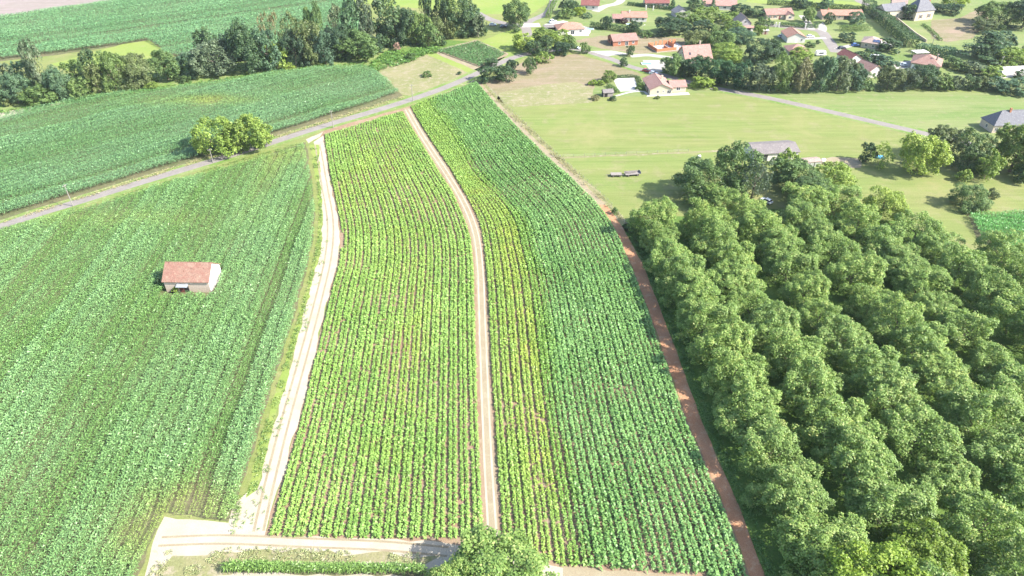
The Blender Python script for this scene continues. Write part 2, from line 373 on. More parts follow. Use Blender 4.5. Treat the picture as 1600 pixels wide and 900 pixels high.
sheet('roadside_meadow', [(1150, 142), (1420, 142), (1700, 150), (1700, 240), (1420, 198), (1290, 170)], 2, M['lawn'])
sheet('village_lawn', [(840, 20), (905, -25), (1700, -60), (1700, 140), (1150, 140), (1080, 126), (1000, 106), (930, 82), (905, 72), (850, 50)], 1, M['lawn'])
sheet('bright_lawn', [(1175, -12), (1360, 6), (1350, 18), (1200, 7), (1165, 3)], 3, M['bright_lawn'])
sheet('hay_field', [(1455, 32), (1500, 28), (1535, 10), (1545, 30), (1520, 60), (1480, 66), (1455, 60)], 3, M['hay'])
sheet('hay_field', [(938, 56), (1000, 56), (1070, 60), (1070, 80), (1000, 84), (940, 76), (895, 64)], 3, M['hay'])
sheet('garden_lawn', [(1330, 300), (1500, 270), (1700, 280), (1700, 330), (1520, 332), (1420, 340)], 2, M['meadow'])
sheet('tobacco_field_soil', [(500, 205), (640, 166), (744, 126)] + DRKR[1:-1] + [(1200, 960), (880, 960), (880, 905), (700, 858), (620, 843), (412, 838)] + MIDL[-3:1:-1], 2, M['field_soil'])
sheet('soil_strip', [(470, 214), (560, 186), (650, 160), (742, 126), (735, 122), (640, 160), (560, 183), (480, 208)], 3, M['pale_soil'])
sheet('soil_strip', GRSR + [(390, 766), (372, 782), (357, 817), (320, 813), (257, 807), (238, 850), (225, 905), (210, 960), (880, 960), (935, 892), (885, 888), (705, 850), (620, 842), (413, 838)] + MIDL[-3:0:-1], 3, M['pale_soil'], amp=.4)
sheet('soil_strip', [(880, 885), (1000, 895), (1180, 905), (1190, 960), (880, 960)], 6, M['path_soil'])
sheet('grass_strip', [(484, 226), (498, 226)] + GRSR[1:] + [(384, 778)] + [(x + 7, y) for x, y in CORNR[-4:0:-1]], 4, M['bright_lawn'], amp=.5)
sheet('grass_strip', [(270, 868), (420, 858), (560, 866), (690, 868), (660, 884), (420, 880), (330, 900), (240, 902)], 4, M['dry'], amp=.8)
sheet('corn_strip_soil', [(350, 888), (660, 889), (680, 900), (345, 895)], 5, M['corn_soil'])
sheet('field_track', MIDR + YELL[::-1], 4, M['path_soil'], amp=.15)
sheet('field_track', DRKR + TRKR[::-1], 4, M['red_soil'], amp=.15)
sheet('pale_track', [(743, 130)] + DRKR[1:6] + TRKR[5::-1], 5, M['path_soil'], amp=.1)
sheet('verge', TRKR[:8] + [(1010, 400), (980, 347), (953, 317), (917, 283), (866, 238), (814, 188), (783, 156), (756, 126)], 3, M['dry'], amp=.4)
sheet('orchard_grass', TRKR[6:] + [(1700, 960), (1700, 420), (1520, 390), (1400, 345), (1180, 325), (1060, 338), (1000, 345)], 3, M['lush'], amp=.8)
sheet('corn_field_soil', [(1510, 335), (1700, 330), (1700, 420), (1600, 402), (1530, 378)], 4, M['corn_soil'])
road('road', ROAD, 4.3, 7, M['asphalt'], 2.2, M['verge'])
sheet('soil_strip', [(478, 218), (505, 206), (500, 214), (482, 224)], 8, M['pale_soil'])
road('side_road', [(822, 40), (828, 33), (846, 25), (858, 17), (866, 0), (872, -20)], 5, 6, M['asphalt'], .8, M['verge'])
road('side_road', [(840, 80), (826, 60), (822, 45), (815, 40), (790, 37), (765, 30), (745, 20)], 5.5, 8, M['asphalt'])
sheet('driveway', [(812, 37), (842, 36), (846, 42), (815, 43)], 9, M['gravel'])
sheet('driveway', [(850, 38), (880, 32), (925, 44), (920, 56), (895, 56), (870, 42)], 5, M['white_pave'])
road('lane', [(930, 18), (945, 10), (965, 5), (975, -5)], 5, 6, M['gravel'])
road('lane', [(1185, 37), (1230, 42), (1270, 46), (1284, 50), (1292, 60), (1300, 71), (1307, 82)], 6, 6, M['asphalt'])
road('lane', [(1307, 77), (1318, 74), (1330, 71)], 3.5, 7, M['gravel'])
sheet('driveway', [(1278, 40), (1286, 34), (1292, 44), (1290, 50), (1278, 46)], 7, M['gravel'])
road('driveway', [(1253, 24), (1262, 35), (1268, 46)], 4, 8, M['gravel'])
road('lane', [(1325, -10), (1345, 3), (1362, 10)], 5, 6, M['asphalt'])
sheet('driveway', [(1245, 59), (1290, 58), (1292, 61), (1246, 62)], 7, M['gravel'])
road('driveway', [(985, 88), (1010, 86), (1030, 88), (1060, 92)], 4, 6, M['gravel'])
sheet('driveway', [(920, 80), (955, 79), (985, 84), (950, 88)], 9, M['gravel'])
sheet('courtyard', [(1004, 94), (1040, 94), (1040, 112), (1018, 112)], 7, M['gravel'])
sheet('terrace', [(958, 124), (992, 123), (998, 142), (968, 143)], 6, M['white_pave'], amp=.05)
sheet('terrace', [(1013, 147), (1075, 144), (1078, 148), (1010, 151)], 5, M['white_pave'], amp=.05)
sheet('lawn', [(925, 150), (1000, 150), (1140, 142), (1075, 126), (960, 118), (930, 128)], 4, M['lawn'])
road('lane', [(1545, 124), (1570, 119), (1600, 115), (1640, 112)], 4, 6, M['gravel'])
sheet('bare_yard', [(1255, 255), (1300, 245), (1345, 248), (1345, 262), (1290, 262)], 4, M['path_soil'])
sheet('driveway', [(1395, 98), (1425, 94), (1428, 106), (1400, 108)], 6, M['gravel'])
road('lane', [(805, 250), (935, 244), (1100, 237), (1200, 230)], 1.6, 3, M['dry'], amp=.5)
road('garden_path', [(962, 150), (985, 144), (1005, 143), (1012, 148)], 1.2, 7, M['white_pave'])

def ruts(px, gauge, wd, level, mat):                      # twin wheel lines worn into a track
    c = smooth([G(*p) for p in px], 8)
    for sgn in (-1, 1): sheet_world('wheel_rut', jag(strip_poly(c, sgn * gauge / 2 + wd / 2, -sgn * gauge / 2 + wd / 2), 1.5, .12), .004 * level, mat)
ruts([(496, 226), (507, 290), (516, 345), (513, 400), (497, 470), (473, 560), (445, 660), (420, 760), (404, 830)], 1.8, .5, 6, M['path_soil'])
ruts([(250, 846), (350, 843), (480, 848), (600, 853), (700, 862)], 1.8, .45, 6, M['path_soil'])
ruts([(636, 171), (660, 213), (696, 268), (724, 315), (742, 360), (750, 415), (754, 515), (758, 620), (763, 730), (770, 840)], 1.5, .4, 6, M['pale_soil'])

# ================================================================== the summer haze
hz = MB(); hz.box(-2600, -400, -1, 2600, 4600, 121)
hm = bpy.data.materials.new('summer_haze'); hm.use_nodes = True; hn = hm.node_tree; hn.nodes.clear()
hv = hn.nodes.new('ShaderNodeVolumePrincipled'); hv.inputs['Color'].default_value = (.84, .93, 1.0, 1); hv.inputs['Density'].default_value = .00006; hv.inputs['Anisotropy'].default_value = .2
ho = hn.nodes.new('ShaderNodeOutputMaterial'); hn.links.new(hv.outputs[0], ho.inputs['Volume'])
tag(hz.build('haze', hm), kind='stuff')
S.cycles.volume_bounces = 0
# ================================================================== crops, trees, hedges (numpy leaf meshes)
def quads_mesh(name, V, attr=None, attr_name='tint'):
    """V: (n,4,3) leaf corners; attr: (n,) float or (n,3) colour"""
    n = len(V); me = bpy.data.meshes.new(name)
    me.vertices.add(n * 4); me.vertices.foreach_set('co', np.ascontiguousarray(V.reshape(-1), dtype=np.float32))
    me.loops.add(n * 4); me.loops.foreach_set('vertex_index', np.arange(n * 4, dtype=np.int32))
    me.polygons.add(n); me.polygons.foreach_set('loop_start', np.arange(0, n * 4, 4, dtype=np.int32))
    if attr is not None:
        if attr.ndim == 1:
            a = me.attributes.new(attr_name, 'FLOAT', 'POINT'); a.data.foreach_set('value', np.repeat(attr, 4).astype(np.float32))
        else:
            a = me.attributes.new(attr_name, 'FLOAT_COLOR', 'POINT')
            c = np.ones((n, 4), np.float32); c[:, :3] = attr; a.data.foreach_set('color', np.repeat(c, 4, axis=0).reshape(-1))
    me.update(calc_edges=True); return me
def unit(a): return a / np.maximum(np.linalg.norm(a, axis=-1, keepdims=True), 1e-9)
def leaves(rng, C, Nn, ln, wd):
    """leaf quads (folded diamonds) at C facing Nn"""
    n = len(C); a = unit(np.cross(Nn, rng.normal(size=(n, 3)))); b = np.cross(Nn, a)
    ln = np.asarray(ln).reshape(-1, 1); wd = np.asarray(wd).reshape(-1, 1)
    V = np.empty((n, 4, 3)); V[:, 0] = C - a * ln * .5; V[:, 2] = C + a * ln * .5 - Nn * ln * .15
    V[:, 1] = C + b * wd * .5 + Nn * ln * .08; V[:, 3] = C - b * wd * .5 + Nn * ln * .08
    return V
def inside(P, poly):
    x, y = P[:, 0], P[:, 1]; r = np.zeros(len(P), bool); n = len(poly)
    for i in range(n):
        x0, y0 = poly[i][0], poly[i][1]; x1, y1 = poly[(i + 1) % n][0], poly[(i + 1) % n][1]
        if y0 == y1: continue
        c = ((y0 > y) != (y1 > y)) & (x < (x1 - x0) * (y - y0) / (y1 - y0) + x0); r ^= c
    return r
_lat = np.random.default_rng(3).random((256, 256))
def vnoise(x, y, s):                                   # smooth value noise
    x, y = x / s + 1000.0, y / s + 1000.0; i, j = np.floor(x).astype(int), np.floor(y).astype(int); u, v = x - i, y - j
    u, v = u * u * (3 - 2 * u), v * v * (3 - 2 * v); L = lambda a, b: _lat[a % 256, b % 256]
    return (L(i, j) * (1 - u) + L(i + 1, j) * u) * (1 - v) + (L(i, j + 1) * (1 - u) + L(i + 1, j + 1) * u) * v
def crop(rng, P, k, height, length, width, colour, lift=.35, droop=.25, zlo=.35, cj=.12):
    """k leaves per plant at ground points P; height/length per plant arrays or numbers; colour (n,3)"""
    n = len(P); height = np.broadcast_to(height, (n,)); length = np.broadcast_to(length, (n,)); width = np.broadcast_to(width, (n,))
    az0 = rng.random(n) * 6.283; VV, CC = [], []
    for i in range(k):
        az = az0 + i * 2.4 + rng.normal(0, .35, n); f = (i + .5) / k
        z = height * (zlo + (1 - zlo) * f) * rng.uniform(.88, 1.08, n)
        L = length * rng.uniform(.75, 1.2, n) * (1.08 - .45 * f); W = width * rng.uniform(.8, 1.2, n)
        d = np.stack([np.cos(az), np.sin(az), np.zeros(n)], 1); sd = np.stack([-np.sin(az), np.cos(az), np.zeros(n)], 1)
        base = np.stack([P[:, 0], P[:, 1], z], 1); up = np.array([0, 0, 1.0])
        lf = (lift + rng.normal(0, .18, n))[:, None]; dr = (droop + rng.normal(0, .12, n))[:, None]; L = L[:, None]; W = W[:, None]
        mid = base + d * L * .5 + up * L * lf * .5; tw = rng.normal(0, .25, n)[:, None]
        V = np.empty((n, 4, 3)); V[:, 0] = base; V[:, 2] = base + d * L + up * L * (lf * .5 - dr)
        V[:, 1] = mid + sd * W * .5 + up * W * tw; V[:, 3] = mid - sd * W * .5 - up * W * tw
        VV.append(V); CC.append(colour * (1 + rng.normal(0, cj, n))[:, None])
    return np.concatenate(VV), np.clip(np.concatenate(CC), .01, .9)
def row_points(rng, poly, direction, rs, ps, jit, grp=0):
    """points on parallel rows inside a ground polygon; also each point's row number"""
    d = np.array(direction); nrm = np.array([-d[1], d[0]]); Q = np.array([[p[0], p[1]] for p in poly])
    a, b = Q @ d, Q @ nrm
    A, B = np.meshgrid(np.arange(a.min(), a.max(), ps), np.arange(b.min(), b.max(), rs))
    rowi = np.broadcast_to(np.arange(A.shape[0])[:, None], A.shape).ravel()
    A = A.ravel() + rng.normal(0, ps * .25, A.size); B = B.ravel() + rng.normal(0, jit, B.size)
    if grp: B = B - ((rowi % grp) - (grp - 1) / 2) * rs * .16
    P = A[:, None] * d + B[:, None] * nrm; m = inside(P, Q); return P[m], rowi[m]
def lerp3(a, b, t): return np.array(a) * (1 - t[:, None]) + np.array(b) * t[:, None]
def gp(px): return [G(*p) for p in px]

def corn(name, px, vx, rs, ps, k, cols, label, tram=0, length=.85, width=.17, height=2.0, holes=(), patchy=8.0, weak=None, zlo=.45):
    rng = np.random.default_rng(abs(hash(label)) % 1000 if False else len(label) * 7 + len(px))
    d = vp_dir(vx) if not isinstance(vx, tuple) else (G(*vx[1]) - G(*vx[0])).normalized()
    P, rowi = row_points(rng, gp(px), d, rs, ps, .06, 4)
    for h in holes: P_in = ~inside(P, h); P, rowi = P[P_in], rowi[P_in]
    if tram: kp = (rowi % tram) > 1; P, rowi = P[kp], rowi[kp]
    t = np.clip(.5 + (vnoise(P[:, 0], P[:, 1], patchy) - .5) * .6 + (vnoise(P[:, 0] + 77, P[:, 1], 35) - .5) * .6, 0, 1)
    s = np.clip(.85 + .3 * vnoise(P[:, 0], P[:, 1] + 50, 12), .6, 1.2)
    band = vnoise(rowi * 1.0, np.zeros(len(P)) + P[:, 1] * .01, 6.0)                # sowing passes differ a little
    pas = np.random.default_rng(6).normal(0, 1, rowi.max() // 4 + 2)[rowi // 4]
    s *= (.9 + .2 * band) * (1 + .08 * pas) * np.where(rowi % 4 == 0, .84, 1.0); t = np.clip(t + (band - .5) * .4 + .3 * pas, 0, 1)
    col = lerp3(cols[0], cols[1], t)
    if weak is not None:
        wk = weak(P); col = col * (1 - wk[:, None]) + np.array((.28, .38, .08)) * wk[:, None]; s = s * (1 - (.3 if weak is weak2 else .5) * wk)
    V, C = crop(rng, P, k, height * s, length * s, width * s, col, lift=.9, droop=.25, zlo=zlo, cj=.16)
    o = link(name, quads_mesh(name, V, C, 'plant_colour'), M['corn']); tag(o, label, 'corn crop', kind='stuff'); return len(V)

# ---- the great corn field round the stone barn, and the ones beyond the road
BARN_HOLE = [G(252, 466), G(338, 467), G(352, 425), G(268, 422)]
CX = [(-200, 424), (0, 366), (200, 310), (380, 258), (476, 231)] + CORNR[1:] + [(320, 812), (258, 806), (236, 850), (212, 905), (200, 960), (-420, 960)]
def weak1(P):                                          # thin yellow plants in the lower corner and at the headland
    a = G(290, 815); b = G(450, 245); c = G(250, 820); d2 = G(120, 345)
    e = lambda q, sx, sy: np.exp(-((P[:, 0] - q.x) / sx) ** 2 - ((P[:, 1] - q.y) / sy) ** 2)
    f = .8 * e(a, 10, 7) + .5 * e(b, 12, 8) + .5 * e(c, 6, 9) + .25 * e(d2, 50, 6) + .35 * e(G(430, 265), 5, 28)
    return np.clip(f * (.55 + .9 * vnoise(P[:, 0], P[:, 1], 4)), 0, 1)
def weak2(P):
    q = G(338, 158); r = G(310, 162); return np.clip((.9 * np.exp(-((P[:, 0] - q.x) / 9) ** 2 - ((P[:, 1] - q.y) / 4) ** 2) + .5 * np.exp(-((P[:, 0] - r.x) / 25) ** 2 - ((P[:, 1] - r.y) / 5) ** 2)) * (.4 + vnoise(P[:, 0], P[:, 1], 5)), 0, 1)
corn('corn_crop', CX, 720, .78, .40, 6, ((.145, .275, .068), (.195, .345, .125)), 'tall green corn around the stone barn, left of the pale soil track', holes=[BARN_HOLE], weak=weak1)
corn('corn_crop', [(-200, 322), (-120, 209), (0, 187), (130, 156), (230, 144), (330, 132), (420, 118), (500, 109), (570, 107), (584, 112), (624, 146), (580, 162), (500, 187), (400, 219), (250, 264), (0, 340), (-120, 372)],
     ((0, 354), (580, 175)), .8, .5, 6, ((.125, .255, .082), (.165, .305, .13)), 'blue-green corn between the grey road and the band of trees', patchy=14, weak=weak2)
corn('corn_crop', [(-200, 116), (0, 94), (80, 85), (200, 69), (231, 63), (250, 76), (258, 86), (340, 98), (440, 88), (520, 66), (590, 45), (545, 2), (560, -28), (175, 3), (0, 29), (-300, 76)],
     ((0, 60), (300, 18)), 1.0, .8, 5, ((.12, .27, .10), (.17, .33, .14)), 'distant corn beyond the band of trees, below the bare pale field', tram=44, length=1.1, width=.25, patchy=18)
corn('corn_crop', [(1512, 338), (1700, 333), (1700, 416), (1600, 399), (1535, 377)], ((1520, 360), (1600, 372)), .75, .4, 6, ((.08, .25, .04), (.11, .32, .06)), 'bright green corn patch at the right edge behind the walnut orchard', patchy=5)
corn('corn_crop', [(352, 890), (362, 886), (660, 890), (672, 898), (350, 895)], ((350, 888), (660, 892)), .55, .25, 7, ((.10, .20, .05), (.16, .27, .06)), 'narrow corn strip along the pale headland at the bottom', patchy=3, height=1.5)

# ---- tobacco in twin rows that bend with the tracks
def edge_fn(px):
    q = smooth([G(*p) for p in px], 5); X = np.array([p.x for p in q]); Y = np.array([p.y for p in q]); o = np.argsort(Y); return lambda y: np.interp(y, Y[o], X[o])
def tobacco(name, Lp, Rp, clip, n_pairs, cols, label, yfun=None, ps=.38, pair=1.0, size=1.0, ll=.68, hh=.72, blend=None, inset=(.45, .45)):
    rng = np.random.default_rng(len(label)); fl, fr = edge_fn(Lp), edge_fn(Rp); Q = gp(clip)
    ys = np.array([p.y for p in Q]); P, RI = [], []
    for r in range(n_pairs):
        for side in (-1, 1):
            y = np.arange(ys.min(), ys.max(), ps) + rng.random() * ps
            y = y + rng.normal(0, .08, len(y)); y = y[rng.random(len(y)) > .04]
            a, b = fl(y) + inset[0], fr(y) - inset[1]; wdt = (b - a) / n_pairs
            x = a + wdt * (r + .5) + side * np.minimum(pair, wdt * .46) * .5 + rng.normal(0, .07, len(y))
            P.append(np.stack([x, y], 1)); RI.append(np.full(len(y), r * 2 + (side > 0)))
    P, RI = np.concatenate(P), np.concatenate(RI); m = inside(P, Q); P, RI = P[m], RI[m]
    gap = vnoise(P[:, 0] * 1.0, P[:, 1] * .4, 1.2); keep = (gap + .12 * rng.normal(size=len(gap))) < 1.0; P, RI = P[keep], RI[keep]
    t = np.clip(.5 + (vnoise(P[:, 0], P[:, 1], 7) - .5) * .8 + (vnoise(P[:, 0], P[:, 1] + 30, 22) - .5) * .8, 0, 1)
    rv = np.random.default_rng(5).normal(0, .10, RI.max() + 1)[RI]
    s = size * np.clip(.80 + .38 * vnoise(P[:, 0] + 9, P[:, 1], 9) + rv * .5 - .35 * (rng.random(len(P)) < .05), .4, 1.3)
    col = lerp3(cols[0], cols[1], np.clip(t + rv, 0, 1))
    if blend:
        f = np.clip(1.15 - RI / blend[1] + 1.3 * (vnoise(P[:, 0], P[:, 1], 9) - .5) + rng.normal(0, .2, len(P)), 0, 1)[:, None]; col = col * (1 - f) + np.array(blend[0]) * f
    if yfun is not None:
        y = np.clip(yfun(P) * (.4 + 1.1 * vnoise(P[:, 0], P[:, 1], 3.5)), 0, 1); col = col * (1 - y[:, None]) + np.array((.31, .39, .06)) * y[:, None]; s = s * (1 - .15 * y)
    V, C = crop(rng, P, 8, hh * s, ll * s, .34 * s, col, lift=.45, droop=.30, zlo=.2, cj=.13)
    o = link(name, quads_mesh(name, V, C, 'plant_colour'), M['tobacco']); tag(o, label, 'tobacco crop', kind='stuff')
def near(P, x, y, sx, sy):
    q = G(x, y); return np.exp(-((P[:, 0] - q.x) / sx) ** 2 - ((P[:, 1] - q.y) / sy) ** 2)
tobacco('tobacco_crop', MIDL, MIDR, [(498, 214), (632, 174), (700, 240), (775, 400), (775, 842), (416, 838), (420, 800), (480, 500), (540, 380)], 17, ((.195, .35, .075), (.27, .43, .105)),
        'yellow-green tobacco rows between the white soil strip and the beige central track',
        lambda P: .22 * near(P, 640, 370, 9, 30) + .25 * near(P, 540, 300, 5, 40) + .28 * near(P, 640, 560, 5, 30) + .3 * near(P, 600, 270, 8, 30) + .14)
tobacco('tobacco_crop', YELL, YELR, [(641, 167), (669, 156), (830, 340), (900, 880), (880, 884), (800, 850), (770, 840), (745, 360), (702, 265)], 5, ((.19, .33, .065), (.25, .40, .09)),
        'yellowing tobacco rows along the right side of the beige central track',
        lambda P: .5 * near(P, 795, 345, 4, 24) + .35 * near(P, 740, 320, 6, 30) + .38 * near(P, 815, 440, 6, 30) + .32 * near(P, 825, 560, 6, 32) + .3 * near(P, 850, 720, 5, 24) + .16, inset=(.45, 0))
tobacco('tobacco_crop', YELR, DRKR, [(670, 157), (743, 130), (800, 188), (965, 352), (1080, 660), (1172, 898), (1190, 950), (1100, 898), (960, 890), (888, 884), (860, 700), (812, 385), (770, 304), (736, 272), (702, 213)], 13, ((.125, .265, .068), (.19, .35, .112)),
        'dark green tobacco rows beside the red soil track and the orchard', lambda P: .05 + .15 * near(P, 890, 860, 8, 8), pair=1.06, size=1.08, ll=.70, hh=1.1, blend=((.18, .32, .06), 2.8), inset=(0, .45))
def plot_rows():
    rng = np.random.default_rng(8)
    P, ri = row_points(rng, gp([(681, 81), (746, 66), (790, 85), (762, 103), (748, 104)]), (G(745, 104) - G(683, 81)).normalized(), 1.6, .55, .1)
    V, C = crop(rng, P, 8, 1.2, .8, .35, lerp3((.08, .18, .05), (.13, .26, .09), rng.random(len(P))), lift=.5)
    tag(link('tobacco_crop', quads_mesh('tobacco_crop', V, C, 'plant_colour'), M['tobacco']), 'small square plot of tall crop rows beside the road bend', 'crop plot', kind='stuff')
plot_rows()

# ---- rough grass and weeds along the tracks: nobody could count them
def weeds(px, dens, hgt, cols, label, length=.5, width=.12, k=5, thr=.35, ns=3.0):
    rng = np.random.default_rng(len(label) + len(px)); Q = gp(px); A = np.array([[q.x, q.y] for q in Q]); lo, hi = A.min(0), A.max(0)
    n = int((hi - lo).prod() * dens); P = lo + rng.random((n, 2)) * (hi - lo); P = P[inside(P, Q)]
    P = P[vnoise(P[:, 0], P[:, 1], ns) + rng.normal(0, .08, len(P)) > thr]
    V, C = crop(rng, P, k, hgt * rng.uniform(.5, 1.3, len(P)), length, width, lerp3(cols[0], cols[1], rng.random(len(P))), lift=.8, zlo=.1, cj=.2)
    tag(link('rough_grass_tufts', quads_mesh('rough_grass_tufts', V, C, 'plant_colour'), M['corn']), label, 'grass', kind='stuff')
GREEN = ((.12, .22, .05), (.24, .32, .09)); LUSH = ((.07, .17, .035), (.15, .26, .05)); STRAW = ((.34, .32, .13), (.46, .40, .22))
weeds([(486, 232), (497, 232)] + GRSR[1:] + [(386, 776)] + [(x + 8, y) for x, y in CORNR[-4:0:-1]], 5, .45, GREEN, 'low grass on the strip between the corn and the white soil')
weeds([(500, 330), (520, 350), (505, 420), (470, 560), (425, 730), (410, 830), (370, 845), (395, 770), (440, 620), (490, 430)], 1.6, .35, GREEN, 'scattered weeds on the white soil strip', thr=.62, ns=2.5)
weeds([(250, 862), (420, 855), (560, 863), (690, 866), (670, 886), (340, 882), (320, 905), (232, 905)], 4, .4, ((.22, .27, .09), (.42, .42, .22)), 'dry grass between the headland track and the corn strip', thr=.6)
weeds([(360, 770), (378, 778), (372, 835), (362, 835)], 6, .6, GREEN, 'tongue of weeds at the foot of the grass strip', thr=.2)
weeds(TRKR[6:] + [(1225, 950), (1210, 890), (1180, 810), (1150, 740), (1115, 660), (1075, 560), (1045, 475), (1020, 410), (990, 350)], 6, .5, LUSH, 'lush grass between the red track and the orchard', thr=.25)
weeds([(575, 104), (590, 112), (640, 98), (690, 80), (680, 74), (600, 84)], 1.2, .9, LUSH, 'tall weeds at the foot of the poplars', length=1.2, width=.4, thr=.3)
weeds([(0, 358), (200, 302), (380, 248), (476, 222), (476, 232), (380, 258), (200, 311), (0, 367)], 4, .5, GREEN, 'grass between the road and the barn corn', thr=.3)
weeds([(0, 348), (250, 268), (400, 223), (500, 191), (630, 150), (634, 153), (500, 196), (250, 273), (0, 352)], 4, .5, STRAW, 'dry grass between the road and the upper corn', thr=.3)
weeds([(-30, 190), (140, 155), (345, 130), (500, 108), (575, 104), (570, 99), (500, 103), (345, 124), (140, 150), (-30, 180)], 1.0, .7, LUSH, 'weeds under the edge of the tree band', length=.9, width=.3, thr=.3)
weeds([(758, 136), (815, 187), (918, 283), (985, 350), (978, 352), (908, 287), (806, 190), (752, 138)], 4, .5, ((.25, .24, .1), (.36, .34, .16)), 'dry weeds along the edge of the meadow track', thr=.4)

# ---- tree crowns, built once per form in a unit box and reused
def profile(form, z):
    if form == 'dome':   return np.sqrt(np.clip(1 - ((z - .38) / .64) ** 2, 0, 1)) * .5
    if form == 'round':  return np.sqrt(np.clip(1 - ((z - .48) / .54) ** 2, 0, 1)) * .5
    if form == 'column': return np.sqrt(np.clip(1 - np.abs((z - .42) / .6) ** 2.4, 0, 1)) * .5
    if form == 'cone':   return np.clip(1.02 - z, .02, 1) ** .8 * .5
    if form == 'tier':   return np.clip(1.05 - z, .05, 1) ** .6 * .5 * (.72 + .28 * np.sign(np.sin(z * 34)))
    if form == 'bush':   return np.sqrt(np.clip(1 - ((z - .25) / .78) ** 2, 0, 1)) * .5
def crown_mesh(form, seed, n, leaf, lobes, loose=0.25):
    rng = np.random.default_rng(seed)
    if form in ('dome', 'round', 'bush'):                  # boughs, and tufts on the boughs
        nb = {'dome': 15, 'round': 13, 'bush': 7}[form]
        zb = np.concatenate([rng.uniform(.22, .74, nb), [.74]]); rb0 = profile(form, zb)
        ab = np.arange(nb + 1) * 2.39996 + rng.normal(0, .35, nb + 1); radb = rb0 * rng.uniform(.40, .78, nb + 1); radb[-1] = .06
        bc = np.stack([np.cos(ab) * radb, np.sin(ab) * radb, zb], 1); br = rng.uniform(.13, .22, nb + 1)
        m = int(lobes * 2.4); bi = rng.choice(nb + 1, m, p=br ** 2 / (br ** 2).sum())
        dd = unit(rng.normal(size=(m, 3)) + unit(bc[bi] - np.array([0, 0, .35])) * .9 + np.array([0, 0, .3]))
        rl = rng.uniform(.03, .085, m); ctr = bc[bi] + dd * (br[bi] * rng.uniform(.7, 1.2, m))[:, None]; zl = ctr[:, 2]
    else:
        zl = rng.uniform(.06, .97, lobes * 4); r = profile(form, zl); keep = rng.random(lobes * 4) < (r / .5) ** .8 + .08
        zl, r = zl[keep][:lobes], r[keep][:lobes]; m = len(zl)
        az = np.arange(m) * 2.39996 + rng.normal(0, .5, m)
        wob = 1 + .16 * np.sin(az * 2 + seed) + .10 * np.sin(az * 3 + seed * 1.7)
        rl = rng.uniform(.07, .14, m)
        rad = np.clip(r * wob - rl * .65, .0, 1) * rng.uniform(.72, 1.1, m)
        ctr = np.stack([np.cos(az) * rad, np.sin(az) * rad, zl * .93 + .02], 1)
    wgt = rl ** 2; li = rng.choice(m, n, p=wgt / wgt.sum())
    d = unit(rng.normal(size=(n, 3)) + np.array([0, 0, .35])); out = unit(ctr[li] - np.array([0, 0, .4])); d = unit(d + out * .55)
    q = rl[li, None] * rng.uniform(.55, 1.12, (n, 1)) ** .7
    fl = np.array([1, 1, 1.0 if form != 'tier' else .35])
    C = ctr[li] + d * q * fl + rng.normal(0, .012, (n, 3))
    Nn = unit(d * .9 + rng.normal(size=(n, 3)) * .5 + np.array([0, 0, .45]))
    C[:, 2] = np.clip(C[:, 2], .0, 1.08)
    nf = n // 6; zf = rng.uniform(.1, .85, nf); rf = profile(form, zf) * np.sqrt(rng.random(nf)) * .8; af = rng.random(nf) * 6.283
    C = np.concatenate([C, np.stack([np.cos(af) * rf, np.sin(af) * rf, zf], 1)]); Nn = np.concatenate([Nn, unit(rng.normal(size=(nf, 3)) + np.array([0, 0, .6]))])
    rr_ = np.hypot(C[:, 0], C[:, 1]); C[:, :2] *= .5 / np.quantile(rr_, .965); C[:, 2] = (C[:, 2] - np.quantile(C[:, 2], .01)) / (np.quantile(C[:, 2], .995) - np.quantile(C[:, 2], .01)); C[:, 2] = np.maximum(C[:, 2], 0)
    N_ = len(C); ln = leaf * rng.uniform(.7, 1.45, N_)
    lt = rng.normal(0, .17, m); t = np.clip(.45 + np.concatenate([lt[li], np.zeros(nf)]) + rng.normal(0, .17, N_), 0, 1)
    tipm = rng.random(N_) < .05; t[tipm] = 1.0
    return quads_mesh('crown', leaves(rng, C, Nn, ln, ln * rng.uniform(.45, .75, N_)), t)
CR = {}
for form, key, n, leaf, lobes, cnt in (('dome', 'walnut', 14000, .028, 95, 6), ('dome', 'dome', 3800, .055, 46, 4), ('round', 'round', 3800, .055, 48, 4), ('column', 'column', 3000, .06, 46, 3),
                                       ('cone', 'cone', 1600, .065, 36, 2), ('tier', 'tier', 3400, .05, 60, 1), ('bush', 'bush', 1700, .085, 26, 3), ('round', 'big', 9000, .037, 80, 4), ('round', 'sparse', 1500, .05, 40, 2)):
    CR[key] = [crown_mesh(form, 31 * i + len(key) * 7 + n % 17, n, leaf, lobes) for i in range(cnt)]
def trunk_mesh(seed):
    rng = random.Random(seed); b = MB()
    b.tube((0, 0, -.02), (.01, 0, .18), .035, .024, 7); b.tube((.01, 0, .18), (0, .02, .62), .024, .010, 7)
    for i in range(6):
        a = i * 1.05 + rng.random(); z = .16 + .055 * i; L = .26 + .1 * rng.random()
        p = (math.cos(a) * L * .55, math.sin(a) * L * .55, z + .14); b.tube((0, 0, z), p, .014, .008, 5)
        b.tube(p, (math.cos(a + .3) * L, math.sin(a + .3) * L, z + .30), .008, .003, 5)
    return b.mesh('trunk')
TR = [trunk_mesh(i) for i in range(3)]
n_tree = 0
